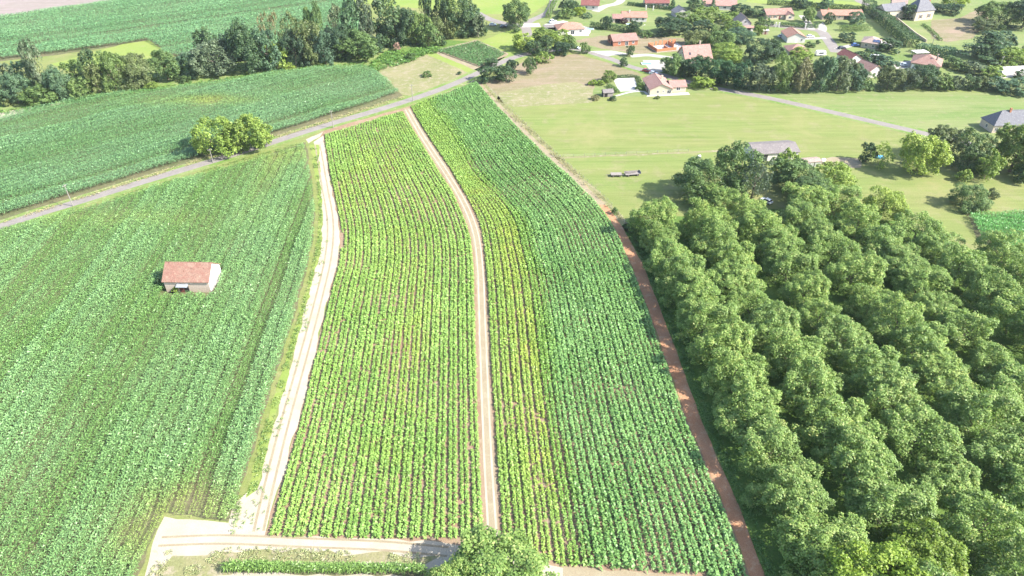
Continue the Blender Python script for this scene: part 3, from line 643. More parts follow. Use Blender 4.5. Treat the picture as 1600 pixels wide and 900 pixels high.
def tree(name, label, cat, base, h, wd, form, mat, group=None, low=None, bark='bark', wy=None, rot=None):
    """a tree standing at base: trunk with limbs, crown of leaves"""
    global n_tree; n_tree += 1; i = n_tree
    rng = random.Random(i * 13 + 5)
    if low is None: low = {'column': .08, 'cone': .03, 'tier': .1, 'bush': .0}.get(form, .07)
    t = empty(name, (base[0], base[1], 0)); tag(t, label, cat, group)
    tw = min(wd, h * 1.1)
    if form != 'bush': link('trunk', TR[i % 3], M[bark], t, rot=(0, 0, rng.random() * 6.28), sc=(tw, tw, h * .95))
    else: link('stem', TR[i % 3], M[bark], t, rot=(0, 0, rng.random() * 6.28), sc=(wd * .6, wd * .6, h * .8))
    ms = CR[form]; link('crown', ms[i % len(ms)], M[mat], t, loc=(0, 0, h * low), rot=(0, 0, rng.random() * 6.28 if rot is None else rot), sc=(wd, (wy or wd), h * (1 - low)))
    return t
def tree_px(name, label, cat, x, yb, yt, wpx, form, mat, group=None, **k):
    p = G(x, yb); s = scale_at(p, 4); wd = wpx / s
    p = p + p.normalized() * wd * (.30 if form != 'bush' else .25)             # the survey gives the near foot of the crown
    h = height_to(p, yt + .06 * wpx)
    h = max(h, wd * .45); return tree(name, label, cat, p, h, wd, form, mat, group, **k)
def hedge(label, px, wd, h, mat='deep', dens=70, leaf=.38, group=None):
    rng = np.random.default_rng(len(label) + int(px[0][0])); c = smooth(gp(px), 5); Vs, ts = [], []
    for a, b in zip(c[:-1], c[1:]):
        L = (b - a).length; d = (b - a) / max(L, 1e-6); n = max(6, int(L * dens * (h * 2 + wd) / 4)); u = rng.random(n) * L
        s = rng.random(n) * (2 * h + wd); X = np.where(s < h, -wd / 2, np.where(s < h + wd, s - h - wd / 2, wd / 2)); Z = np.where(s < h, s, np.where(s < h + wd, h, 2 * h + wd - s))
        nx = np.where(s < h, -1, np.where(s < h + wd, 0, 1)).astype(float); nz = (np.where((s >= h) & (s < h + wd), 1.0, .15))
        q = np.array([a.x, a.y])[None] + u[:, None] * np.array([d.x, d.y]) ; bul = 1 + .25 * (vnoise(q[:, 0], q[:, 1], 1.6) - .5)
        pos = np.stack([q[:, 0] - d.y * X * bul, q[:, 1] + d.x * X * bul, Z * bul], 1) + rng.normal(0, .09, (n, 3)); pos[:, 2] = np.abs(pos[:, 2])
        Nn = unit(np.stack([-d.y * nx, d.x * nx, nz], 1) + rng.normal(size=(n, 3)) * .45)
        ln = leaf * rng.uniform(.7, 1.4, n); Vs.append(leaves(rng, pos, Nn, ln, ln * .65)); ts.append(np.clip(.45 + rng.normal(0, .22, n), 0, 1))
    me = quads_mesh('hedge', np.concatenate(Vs), np.concatenate(ts)); o = link('hedge', me, M[mat]); tag(o, label, 'hedge', group); return o
# ================================================================== the walnut orchard
ORD = ['first', 'second', 'third', 'fourth', 'fifth', 'sixth', 'seventh', 'eighth', 'ninth', 'tenth', 'eleventh', 'twelfth', 'thirteenth', 'fourteenth', 'fifteenth', 'sixteenth', 'seventeenth', 'eighteenth', 'nineteenth', 'twentieth']
od = vp_dir(660); on = Vector((od.y, -od.x)); O0 = G(1100, 500, 5.5)
ROW_END = [338, 330, 322, 318, 334, 356, 384, 414, 460, 510]     # picture height at which each row's far end lies
rg = random.Random(4)
for r in range(10):
    rowname = 'the orchard row nearest the red track' if r == 0 else 'the %s orchard row from the track' % ORD[r]
    pts = []
    for k in range(17, -17, -1):
        p = O0 + on * (15.6 * r) + od * (10.3 * k + (r % 2) * 5) + Vector((rg.uniform(-.9, .9), rg.uniform(-1.2, 1.2)))
        dz = depth(p, 5.5); v = (p.y * SP - (CAM_H - 5.5) * CP) / dz; yp = 450 - FOC * v; xp = 800 + FOC * p.x / dz
        if yp < ROW_END[r] or yp > 985 or xp > 1690: continue
        pts.append((p, yp, xp))
    for j, (p, yp, xp) in enumerate(pts):
        q = 1.0 if rg.random() > .12 else .82; h = rg.uniform(9.0, 12.2) * q; wd = rg.uniform(13.9, 15.6) * q
        mat, lab = 'walnut', 'walnut tree, %s from the far end of %s' % (ORD[j], rowname)
        if 1430 < xp < 1530 and 800 < yp < 900: mat, lab = 'yellow', 'bright yellow-green walnut tree, %s from the far end of %s' % (ORD[j], rowname.replace('the ', '').replace(' from the track', ''))
        tree('walnut_tree', lab, 'tree', p, h, wd, 'walnut', mat, 'walnut trees in the orchard', low=.10, wy=rg.uniform(13.4, 16.4) * q, rot=rg.choice((0, math.pi)) + math.atan2(-on.x, on.y) + math.pi / 2 + rg.uniform(-.2, .2))

# ================================================================== single trees near the fields
tree_px('walnut_tree', 'big olive-green walnut tree at the bottom edge, at the foot of the beige track', 'tree', 776, 985, 870, 190, 'walnut', 'walnut')
tree_px('walnut_tree', 'lower spreading walnut tree at the bottom edge, left of the big olive one', 'tree', 700, 985, 892, 90, 'walnut', 'walnut')
tree_px('round_tree', 'bright green tree at the bottom right edge beside the orchard', 'tree', 1335, 985, 866, 170, 'walnut', 'yellow')
tree_px('roadside_tree', 'yellow-green tree with two trunks by the road, left of its twin', 'tree', 349, 250, 182, 74, 'big', 'light')
tree_px('roadside_tree', 'yellow-green round tree by the road, right one of the roadside pair', 'tree', 402, 240, 178, 66, 'big', 'light')
tree_px('roadside_tree', 'small yellow-green tree tucked between the two big roadside trees', 'tree', 377, 244, 186, 48, 'round', 'light')

# ---- the group round the grey barn and the lawn behind the orchard
for a in (('oak_tree', 'broad oak tree at the meadow corner of the orchard', 1092, 322, 246, 90, 'walnut', 'mid'), ('oak_tree', 'rounded oak tree in front of the grey long barn', 1142, 312, 222, 74, 'big', 'mid'),
          ('willow_tree', 'pale grey thin-leaved tree beside the grey long barn', 1172, 318, 240, 52, 'sparse', 'grey'), ('round_tree', 'green tree hiding the right end of the grey barn', 1220, 284, 232, 44, 'dome', 'light'),
          ('round_tree', 'dense green tree between the grey barn and the orchard', 1232, 306, 250, 74, 'big', 'mid'), ('round_tree', 'green tree in front of the small pale shed', 1298, 304, 254, 66, 'big', 'light'),
          ('walnut_tree', 'low walnut tree at the orchard edge below the broad oak', 1120, 345, 292, 74, 'walnut', 'walnut'), ('walnut_tree', 'walnut tree beside the half-hidden white car', 1250, 350, 290, 82, 'walnut', 'walnut'),
          ('walnut_tree', 'walnut tree in the mass below the small pale shed', 1296, 338, 284, 74, 'walnut', 'walnut'), ('walnut_tree', 'walnut tree between the white car and the tree before the pale shed', 1262, 325, 270, 72, 'walnut', 'mid'),
          ('walnut_tree', 'lone walnut tree on the lawn behind the orchard, left of the smaller one', 1371, 350, 292, 70, 'walnut', 'light'), ('walnut_tree', 'small walnut tree standing alone in the lawn near the bright corn patch', 1508, 330, 286, 60, 'walnut', 'mid'),
          ('bush', 'small olive bush right of the lone walnut on the lawn', 1549, 310, 294, 20, 'bush', 'olive'), ('dark_tree', 'dark small tree at the left end of the garden tree row', 1351, 256, 222, 26, 'round', 'dark'),
          ('garden_tree', 'light green small tree above the blue sheet', 1373, 266, 226, 36, 'sparse', 'light'), ('garden_tree', 'big rounded green tree with a long shadow on the lawn', 1428, 278, 206, 72, 'big', 'light'),
          ('garden_tree', 'olive tree behind the big rounded one, close to the lane end', 1462, 254, 196, 66, 'big', 'olive'), ('garden_tree', 'green tree in the middle of the garden row', 1505, 272, 206, 58, 'big', 'mid'),
          ('garden_tree', 'low round tree in front of the garden row', 1534, 284, 234, 44, 'dome', 'light'), ('bush', 'small leafy bush at the foot of the garden row', 1503, 286, 264, 26, 'bush', 'light'),
          ('garden_tree', 'large green tree in front of the slate-roofed house', 1573, 276, 192, 76, 'big', 'light'), ('garden_tree', 'green tree at the right edge below the slate-roofed house', 1612, 282, 198, 70, 'big', 'mid'),
          ('bush', 'low bush at the right edge under the garden trees', 1594, 288, 256, 34, 'bush', 'mid'), ('bush', 'small green bush on the meadow edge beside the track', 961, 336, 324, 12, 'bush', 'mid'),
          ('bush', 'green shrub in the dry grass triangle by the road', 667, 121, 110, 16, 'bush', 'mid'), ('bush', 'tiny shrub in the dry grass triangle, nearer the road bend', 718, 117, 111, 8, 'bush', 'dark'), ('bush', 'dark little bush at the top of the orchard grass', 987, 362, 353, 10, 'bush', 'dark'), ('bush', 'dark bush at the left end of the stone barn', 250, 452, 434, 12, 'bush', 'dark'),
          ('bush', 'light green bush against the front of the stone barn', 276, 459, 448, 12, 'bush', 'light'), ('dark_tree', 'dark bushy tree clump by the road bend, left half', 766, 131, 100, 38, 'dome', 'dark'),
          ('dark_tree', 'dark bushy tree clump by the road bend, right half', 791, 131, 101, 36, 'dome', 'dark'), ('dark_tree', 'small dark tree behind the bushy clump at the bend', 799, 113, 92, 22, 'round', 'dark'),
          ('dark_tree', 'dark shrub at the corner of the crop plot', 768, 106, 90, 22, 'dome', 'dark')):
    tree_px(a[0], a[1], 'bush' if a[0] == 'bush' else 'tree', *a[2:])

# ================================================================== the band of trees between the two upper corn fields
BAND = [('olive tree cut by the left edge of the band', 8, 167, 124, 28, 'round', 'olive'), ('grey-green round tree near the left end of the band', 31, 165, 112, 38, 'big', 'blue'),
        ('pale tree behind the left end of the band', 10, 150, 97, 36, 'round', 'grey'), ('blue-green tree left of the tall slim poplar', 42, 140, 92, 32, 'round', 'blue'),
        ('tall slim tree standing out near the left end of the band', 68, 142, 61, 25, 'column', 'grey'), ('low rounded olive tree at the front of the band', 75, 165, 130, 50, 'dome', 'mid'),
        ('bluish dark tree right of the low rounded one', 104, 158, 104, 36, 'big', 'blue'), ('low green tree between the bluish and the yellowish ones', 134, 156, 118, 36, 'dome', 'mid'),
        ('mid green tree behind the low green one', 124, 132, 92, 30, 'round', 'mid'), ('dark conifer beside the light green grass gap', 152, 140, 75, 28, 'column', 'dark'),
        ('yellowish-olive tree in front of the dark conifer', 158, 150, 97, 30, 'round', 'olive'), ('fresh green tree right of the yellowish-olive one', 184, 147, 78, 36, 'big', 'mid'),
        ('brown-tinged broad tree below the light green grass gap', 214, 142, 83, 48, 'big', 'olive'), ('dark green tree with pale leaf clumps, right of the brown-tinged one', 265, 129, 76, 46, 'big', 'mid'),
        ('bluish green tree left of the broad grey-olive one', 302, 125, 80, 36, 'round', 'blue'), ('small dark treetop behind the grey-olive tree', 333, 98, 43, 34, 'round', 'dark'),
        ('purplish dark treetop behind the grey-olive tree', 367, 95, 45, 26, 'round', 'blue'), ('broad grey-olive tree in the middle of the band', 342, 123, 60, 62, 'big', 'grey'),
        ('tall dark tree right of the broad grey-olive one', 396, 117, 33, 50, 'big', 'dark'), ('dense bluish tree behind the bright leafy one', 424, 114, 40, 40, 'round', 'blue'),
        ('bright green leafy small tree at the front of the band', 434, 110, 64, 34, 'round', 'light'), ('sparse pinkish-brown treetop rising behind the band', 426, 92, 17, 30, 'sparse', 'brown'),
        ('sparse olive treetop rising behind the band', 463, 92, 17, 34, 'sparse', 'olive'), ('very dark tree beside the opening in the band', 464, 107, 45, 36, 'big', 'dark'),
        ('grey-olive tree right of the opening in the band', 487, 104, 31, 36, 'big', 'olive'), ('tall narrow poplar rising behind the grey-olive trees', 503, 88, 2, 17, 'column', 'mid'),
        ('short narrow poplar left of the tall narrow one', 489, 86, 11, 15, 'column', 'mid'), ('pale olive tree at the upper end of the corn', 510, 104, 46, 40, 'big', 'blue'),
        ('dark half of the big round pair above the corn corner', 537, 96, 37, 44, 'big', 'dark'), ('big round green tree above the corn corner', 562, 98, 44, 60, 'big', 'mid'),
        ('pale poplar behind the round pair, left', 531, 80, 6, 24, 'column', 'grey'), ('tall pale poplar behind the round pair, middle', 555, 78, -6, 30, 'column', 'blue'),
        ('tall pale poplar behind the round pair, right', 575, 78, -8, 26, 'column', 'grey'), ('very tall dark tree above the weedy corner', 608, 76, -8, 50, 'column', 'dark'),
        ('broad dark tree beside the very tall one', 632, 74, 10, 42, 'big', 'dark'), ('green tree with a rounded top behind the dry grass', 652, 73, 15, 40, 'big', 'mid'),
        ('bushy green tree at the corner of the crop plot', 670, 75, 34, 30, 'round', 'mid'), ('column poplar at the top of the picture, left of three', 668, 52, -14, 18, 'column', 'dark'),
        ('column poplar at the top of the picture, middle of three', 690, 52, -16, 24, 'column', 'dark'), ('column poplar at the top of the picture, right of three', 707, 54, -12, 20, 'column', 'mid'),
        ('broad dark tree above the crop plot', 722, 60, -4, 44, 'big', 'dark'), ('dark tree at the right end of the band', 738, 58, 8, 30, 'round', 'blue'),
        ('grey tree at the right end of the band near the junction', 747, 60, 22, 26, 'round', 'grey'), ('olive tree behind the crop plot', 684, 66, 25, 22, 'column', 'olive'),
        ('brownish tree behind the crop plot', 704, 62, 32, 20, 'column', 'olive'), ('dark bush at the upper corner of the crop plot', 690, 72, 56, 18, 'bush', 'dark'),
        ('dark bush under the right end of the band', 754, 57, 36, 18, 'bush', 'dark'), ('faded pink bush below the tall dark trees', 620, 80, 66, 14, 'bush', 'pink'),
        ('dark undergrowth bush between the tall trees', 590, 84, 56, 24, 'bush', 'dark'), ('low green bush in front of the brown-tinged tree', 240, 141, 127, 24, 'bush', 'light'),
        ('low green bush in front of the bluish tree', 292, 130, 117, 20, 'bush', 'mid'), ('low green bush beside the opening in the band', 452, 110, 98, 22, 'bush', 'light'),
        ('dark bush in the gap of the grass corner', 642, 94, 86, 20, 'bush', 'mid')]
for lab, x, yb, yt, wp, form, mat in BAND:
    b = form == 'bush'; wp *= 1.0 if b else 1.25 if form in ('round', 'big', 'dome') else 1.15; tree_px('bush' if b else 'poplar_tree' if 'poplar' in lab else 'conifer_tree' if 'conifer' in lab else 'broadleaf_tree', lab, 'bush' if b else 'tree', x, yb, yt, wp, form, mat, None if b else 'trees of the band between the corn fields', bark='bark_pale' if mat == 'grey' else 'bark', low=.02)

# ================================================================== village trees
V_ = [('large green tree overhanging the road junction', 805, 50, -2, 42, 'big', 'mid'), ('light walnut tree left of the cluster by the road', 818, 82, 50, 36, 'dome', 'light'),
      ('light green tree at the top of the roadside cluster', 848, 68, 42, 34, 'dome', 'light'), ('yellow-green tree behind the dark ones in the cluster', 872, 70, 45, 30, 'dome', 'light'),
      ('dark tree in the middle of the roadside cluster', 853, 84, 54, 26, 'round', 'dark'), ('round dark tree at the right of the cluster', 878, 89, 64, 30, 'round', 'dark'),
      ('dark tree low in the roadside cluster', 836, 88, 62, 28, 'round', 'dark'), ('slim dark tree at the right end of the cluster', 889, 82, 54, 20, 'round', 'mid'),
      ('low light bush in front of the cluster', 848, 100, 80, 28, 'bush', 'light'), ('egg-shaped green tree standing in the hay field', 828, 117, 89, 20, 'round', 'mid'),
      ('small round tree where the road leaves the cluster', 914, 85, 66, 15, 'round', 'mid'), ('small oval tree in front of the red brick house', 984, 89, 70, 13, 'round', 'dark'),
      ('round bush on the roadside of the hay field', 974, 105, 89, 13, 'round', 'dark'), ('light green tree beside the white terrace', 951, 130, 108, 21, 'dome', 'light'),
      ('yellow-green bush left of the terrace tree', 926, 134, 124, 14, 'bush', 'yellow'), ('yellow-green bush between the shed and the terrace tree', 938, 134, 125, 12, 'bush', 'light'),
      ('small tree between the white terrace and the cream house', 1000, 141, 127, 14, 'round', 'mid'), ('dark tree at the end of the roof-less garden road', 887, 23, -2, 28, 'round', 'dark'),
      ('fresh light green tree beside the maroon-roofed house', 905, 25, 9, 20, 'round', 'yellow'), ('dark round bush below the maroon-roofed house', 917, 29, 19, 14, 'bush', 'blue'),
      ('bushy dark shrub behind the orange-roofed white house', 884, 30, 18, 26, 'bush', 'mid'), ('dark round tree in front of the orange-roofed house', 947, 47, 25, 17, 'round', 'dark'),
      ('purple-leaved small tree beside the orange-roofed house', 975, 38, 28, 12, 'round', 'purple'), ('dark tree at the right of the orange roof', 990, 52, 31, 22, 'round', 'dark'),
      ('large dark green tree above the unfinished orange house', 1045, 58, 28, 48, 'big', 'dark'), ('low green bush on the dry plot beside the unfinished house', 1010, 59, 51, 18, 'bush', 'mid'),
      ('narrow dark conifer at the top left of the village', 1050, 15, -4, 11, 'cone', 'deep'), ('dark tree at the top, left of the long pink roof', 1085, 18, -3, 27, 'round', 'dark'),
      ('dark blue conifer in front of the long pink roof', 1113, 17, -4, 11, 'cone', 'blue'), ('green tree left of the light crown in the village middle', 1072, 40, 20, 34, 'dome', 'mid'),
      ('light green wide tree in the village middle', 1102, 36, 13, 40, 'dome', 'light'), ('yellow-green tree right of the wide light one', 1138, 38, 20, 28, 'dome', 'light'),
      ('dark tree under the wide light green one', 1095, 52, 31, 32, 'round', 'dark'), ('green tree between the dark one and the grey gable house', 1118, 54, 38, 22, 'round', 'mid'),
      ('half light half dark tree left of the grey gable house', 1142, 58, 33, 34, 'round', 'light'), ('bluish broad tree below the grey gable house', 1155, 72, 42, 40, 'big', 'blue'),
      ('olive crown behind the pink steep roof', 1089, 76, 45, 40, 'big', 'olive'), ('green crown right of the olive one', 1122, 82, 47, 42, 'big', 'mid'),
      ('dark tree behind the grey gable house', 1158, 26, 14, 30, 'dome', 'dark'), ('dark tree right behind the grey gable house', 1180, 28, 14, 26, 'dome', 'dark'),
      ('sunlit round tree right of the grey gable house', 1190, 46, 25, 20, 'round', 'mid'), ('slim green tree in front of the little white hut', 1184, 56, 38, 17, 'round', 'light'),
      ('bright dome-shaped tree behind the dark roadside conifers', 1136, 100, 69, 46, 'walnut', 'light'), ('very dark round tree in the middle of the village', 1184, 102, 60, 46, 'big', 'dark'),
      ('dark tree right of the very dark round one', 1206, 98, 60, 26, 'round', 'dark'), ('light green tree hiding the low pink hip roof', 1250, 96, 78, 34, 'dome', 'light'),
      ('dark tree at the top edge beside the cream house', 1250, 16, -5, 27, 'round', 'dark'), ('dark round tree at the top edge above the long house', 1287, 17, -3, 20, 'round', 'blue'),
      ('slim green conifer beside the cream house drive', 1262, 37, 10, 19, 'column', 'mid'), ('dark tree at the left end of the long house', 1294, 38, 19, 17, 'round', 'dark'),
      ('grey-green tree in front of the long house', 1334, 42, 18, 25, 'round', 'blue'), ('round dark bush beside the dead-end road', 1321, 67, 49, 24, 'dome', 'dark'),
      ('small bush on the lawn before the salmon-roofed house', 1266, 74, 65, 14, 'bush', 'mid'), ('tiny bush on the lawn near the white parked car', 1277, 69, 62, 7, 'bush', 'dark'),
      ('dark oval shrub row beside the pale hipped house', 1388, 82, 67, 34, 'bush', 'dark'), ('dark shrub behind the maroon-roofed gable house', 1353, 101, 86, 36, 'bush', 'dark'),
      ('purplish shrub between the gable houses and the caravan', 1381, 108, 92, 34, 'bush', 'blue'), ('dark round tree in front of the slate-roofed mansion', 1417, 32, 5, 25, 'round', 'dark'),
      ('clipped dark tree right of the slate-roofed mansion', 1467, 20, 7, 20, 'dome', 'dark'), ('dark blue tree on the mansion lawn', 1485, 24, 6, 30, 'dome', 'dark'),
      ('light green tree behind the dark mansion trees', 1491, 14, -3, 36, 'dome', 'yellow'), ('big round tree above the mansion meadow', 1556, 44, 0, 56, 'big', 'mid'),
      ('dark tall tree in the upper right corner', 1594, 48, -5, 44, 'big', 'dark'), ('olive low tree at the edge of the mansion meadow', 1532, 52, 34, 36, 'dome', 'olive'),
      ('spreading dark cedar with flat tiers', 1535, 98, 46, 72, 'tier', 'dark'), ('dark bushy tree right behind the cedar', 1562, 80, 48, 36, 'round', 'blue'),
      ('light green trees right of the cedar', 1572, 103, 76, 44, 'dome', 'light'), ('light green tree above the greenhouse tunnel', 1598, 100, 74, 34, 'dome', 'yellow'),
      ('dark slim conifer at the right edge', 1600, 86, 60, 16, 'cone', 'deep'), ('rounded green shrub beside the red hip roof', 1484, 106, 91, 28, 'bush', 'mid'),
      ('grey-brown shrub in front of the cedar', 1520, 117, 105, 34, 'bush', 'grey'), ('green shrub right of the hip-roofed house', 1500, 113, 97, 24, 'bush', 'mid'),
      ('green shrub behind the hedge at the telegraph pole', 1545, 124, 112, 34, 'bush', 'light'), ('dark shrub beside the track of the greenhouse', 1596, 124, 108, 22, 'bush', 'dark'),
      ('umbrella-shaped little tree beside the cream house', 1096, 141, 120, 32, 'dome', 'light'), ('clipped round bush beside the umbrella-shaped tree', 1117, 142, 136, 8, 'bush', 'light'),
      ('clipped round bush on the road side of the cream house', 1063, 128, 122, 8, 'bush', 'light'), ('tiny bush in front of the cream house', 1027, 155, 149, 8, 'bush', 'olive'),
      ('dark little bush below the wooden garden shed', 958, 158, 150, 12, 'bush', 'dark'), ('brownish bush left of the wooden garden shed', 930, 157, 148, 12, 'bush', 'brown')]
for lab, x, yb, yt, wp, form, mat in V_:
    b = form == 'bush'; wp *= 1.18; tree_px('bush' if b else 'conifer_tree' if form in ('cone', 'tier') else 'garden_tree', lab, 'bush' if b else 'tree', x, yb, yt, wp, form, mat)

ROWT = [('light feathery tree at the left end of the roadside tree row', 1052, 121, 83, 36, 'big', 'mid'), ('dark gap tree beside the feathery one in the roadside row', 1069, 123, 93, 22, 'round', 'dark'),
        ('dark conifer-like tree in front of the pink steep roof', 1086, 125, 86, 34, 'big', 'deep'), ('dense deep green tree right of the pink steep roof', 1112, 134, 91, 36, 'big', 'deep'),
        ('dense deep green tree behind the umbrella-shaped tree', 1134, 138, 93, 36, 'big', 'deep'), ('dense deep green tree left of the pale olive one', 1158, 142, 97, 36, 'big', 'deep'),
        ('pale olive-grey tree in the roadside row', 1184, 146, 99, 36, 'big', 'grey'), ('tall dark green tree right of the pale olive-grey one', 1216, 146, 84, 36, 'big', 'mid'),
        ('brown-tinged tall tree in the roadside row', 1247, 147, 88, 32, 'big', 'brown'), ('dark tree right of the brown-tinged one', 1277, 146, 86, 38, 'big', 'blue'),
        ('grey-green tall tree below the dead-end road', 1305, 146, 85, 40, 'big', 'grey'), ('low dark tree left of the white gable end', 1328, 144, 98, 34, 'big', 'blue'),
        ('small green tree below the white gable end', 1347, 142, 112, 26, 'round', 'mid'), ('olive-green rounded tree in front of the pale blue car', 1384, 143, 103, 38, 'big', 'olive'),
        ('grey-green tree left of the dark ones below the hip roof', 1413, 143, 106, 34, 'big', 'grey'), ('dark tree below the red hip-roofed house', 1439, 142, 100, 38, 'big', 'dark'),
        ('dark low tree right below the red hip-roofed house', 1466, 142, 111, 32, 'round', 'mid'), ('small grey tree before the gap in the roadside row', 1488, 142, 118, 24, 'round', 'grey'),
        ('dark rounded tree right of the gap in the roadside row', 1513, 142, 116, 26, 'round', 'dark'), ('olive tree beside the dark rounded one near the pole', 1531, 142, 118, 24, 'round', 'olive'),
        ('low bluish tree in the roadside row below the telegraph pole', 1554, 146, 122, 36, 'dome', 'blue'), ('low dark tree in the right corner of the meadow', 1585, 150, 126, 42, 'dome', 'blue'), ('low dark tree at the right end of the roadside row', 1620, 152, 126, 36, 'dome', 'dark')]
for lab, x, yb, yt, wp, form, mat in ROWT:
    tree_px('roadside_tree', lab, 'tree', x, yb, yt, wp * 1.22, form, mat, 'roadside tree row above the meadow', low=.04)

hedge('clipped dark hedge along the top of the village, left of the pink roof', [(980, 8), (1015, 12), (1055, 17)], 1.6, 2.0)
hedge('clipped dark hedge along the lane in front of the cream house', [(1192, 38), (1209, 40)], 1.6, 2.0); hedge('clipped dark hedge right of the white gate posts', [(1218, 41), (1252, 43), (1278, 43)], 1.6, 2.0)
hedge('dark hedge below the orange-roofed house', [(922, 43), (960, 48), (1000, 54)], 2.0, 3.0, 'dark')
hedge('green hedge along the lane at the top left of the village', [(856, 29), (861, 16), (868, 2)], 2.5, 2.2, 'mid')
hedge('long dark hedge along the bright meadow at the top', [(1198, 7), (1270, 11), (1352, 18)], 2.2, 2.6, 'dark')
hedge('low hedge along the left side of the white terrace', [(950, 135), (956, 139), (966, 146)], 1.6, 1.3, 'mid'); hedge('thin dark hedge along the back of the white terrace', [(958, 123), (992, 122), (1000, 130)], 1.0, 1.4, 'dark')
hedge('wide dark hedge in front of the long house', [(1312, 48), (1335, 48), (1356, 47)], 3.5, 2.8, 'mid')
hedge('tall thick hedge running down the village beside the mansion wall', [(1353, 14), (1372, 30), (1395, 50), (1413, 66), (1424, 76)], 6.0, 5.0, 'dark', leaf=.6, dens=40)
hedge('thick hedge behind the red hip-roofed house', [(1434, 80), (1450, 84), (1470, 87), (1490, 89)], 6.0, 4.0, 'blue', leaf=.6, dens=40)
hedge('low hedge on the lawn of the slate-roofed mansion', [(1442, 39), (1456, 50), (1470, 64)], 1.5, .9, 'mid')
# ================================================================== buildings
def gable_roof(b, x0, x1, D, wallh, pitch, ov=.4, th=.18, axis='x', y0=0.0):
    t = math.tan(R(pitch)); zE = wallh - ov * t; zR = wallh + D / 2 * t
    ring = [(-ov, zE), (D / 2, zR), (D + ov, zE), (D + ov, zE + th), (D / 2, zR + th * 1.15), (-ov, zE + th)]
    if axis == 'x': b.prism([(x0 - ov, y0 + p, z) for p, z in ring], (x1 - x0 + 2 * ov, 0, 0))
    return zR
def hip_roof(b, x0, y0, x1, y1, wallh, pitch, ov=.5, th=.2):
    L, D = x1 - x0, y1 - y0; m = min(L, D) / 2; zE = wallh + .01; zR = zE + th + (m + ov) * math.tan(R(pitch))
    ex0, ey0, ex1, ey1 = x0 - ov, y0 - ov, x1 + ov, y1 + ov
    lo = [b.bm.verts.new(p) for p in ((ex0, ey0, zE), (ex1, ey0, zE), (ex1, ey1, zE), (ex0, ey1, zE))]; up = [b.bm.verts.new(p) for p in ((ex0, ey0, zE + th), (ex1, ey0, zE + th), (ex1, ey1, zE + th), (ex0, ey1, zE + th))]
    if L >= D: r = [(x0 + m, (y0 + y1) / 2, zR), (x1 - m, (y0 + y1) / 2, zR)]
    else: r = [((x0 + x1) / 2, y0 + m, zR), ((x0 + x1) / 2, y1 - m, zR)]
    if (Vector(r[0]) - Vector(r[1])).length < .3: r[1] = (r[1][0] + (.3 if L >= D else 0), r[1][1] + (0 if L >= D else .3), r[1][2])
    a, c = [b.bm.verts.new(p) for p in r]; F = b.bm.faces.new
    F(lo[::-1])
    for i in range(4): F((lo[i], lo[(i + 1) % 4], up[(i + 1) % 4], up[i]))
    if L >= D: F((up[0], up[1], c, a)); F((up[1], up[2], c)); F((up[2], up[3], a, c)); F((up[3], up[0], a))
    else: F((up[0], up[1], a)); F((up[1], up[2], c, a)); F((up[2], up[3], c)); F((up[3], up[0], a, c))
    return zR
def opening(parent, kind, face, t, wd, h, z, x0, y0, x1, y1, shut=False):
    """a window or door on one face of a block; slightly proud frame, dark pane inside it"""
    L, D = x1 - x0, y1 - y0
    if face == 'front': base, u, n = Vector((x0 + L * t, y0, z)), Vector((1, 0, 0)), Vector((0, -1, 0))
    elif face == 'right': base, u, n = Vector((x1, y0 + D * t, z)), Vector((0, 1, 0)), Vector((1, 0, 0))
    else: base, u, n = Vector((x0, y0 + D * t, z)), Vector((0, 1, 0)), Vector((-1, 0, 0))
    def slab(b, a0, a1, z0, z1, n0, n1):
        b.hull8([tuple(base + u * a + n * k + Vector((0, 0, zz))) for zz in (z0, z1) for a, k in ((a0, n1), (a1, n1), (a1, n0), (a0, n0))])
    hw = wd / 2
    if kind == 'window':
        f = MB(); slab(f, -hw - .1, hw + .1, -.1, 0, -.05, .07); slab(f, -hw - .1, hw + .1, h, h + .1, -.05, .05); slab(f, -hw - .1, -hw, 0, h, -.05, .05); slab(f, hw, hw + .1, 0, h, -.05, .05); slab(f, -.04, .04, 0, h, .015, .05)
        o = f.build('window', M['frame'], parent); p = MB(); slab(p, -hw, hw, 0, h, -.05, .012); p.build('pane', M['glass'], o)
        if shut:
            for sgn in (-1, 1):
                s = MB(); slab(s, sgn * (hw + .12) if sgn > 0 else -hw - .12 - wd * .5, sgn * (hw + .12) + wd * .5 if sgn > 0 else -hw - .12, 0, h, -.02, .06); s.build('shutter', M['shutter'], o)
    else:
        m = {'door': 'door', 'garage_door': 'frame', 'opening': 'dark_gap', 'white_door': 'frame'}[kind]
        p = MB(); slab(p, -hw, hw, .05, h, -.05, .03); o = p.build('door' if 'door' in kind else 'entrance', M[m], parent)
        if kind == 'door': q = MB(); slab(q, hw - .2, hw - .1, h * .45, h * .5, .03, .08); q.build('handle', M['metal'], o)
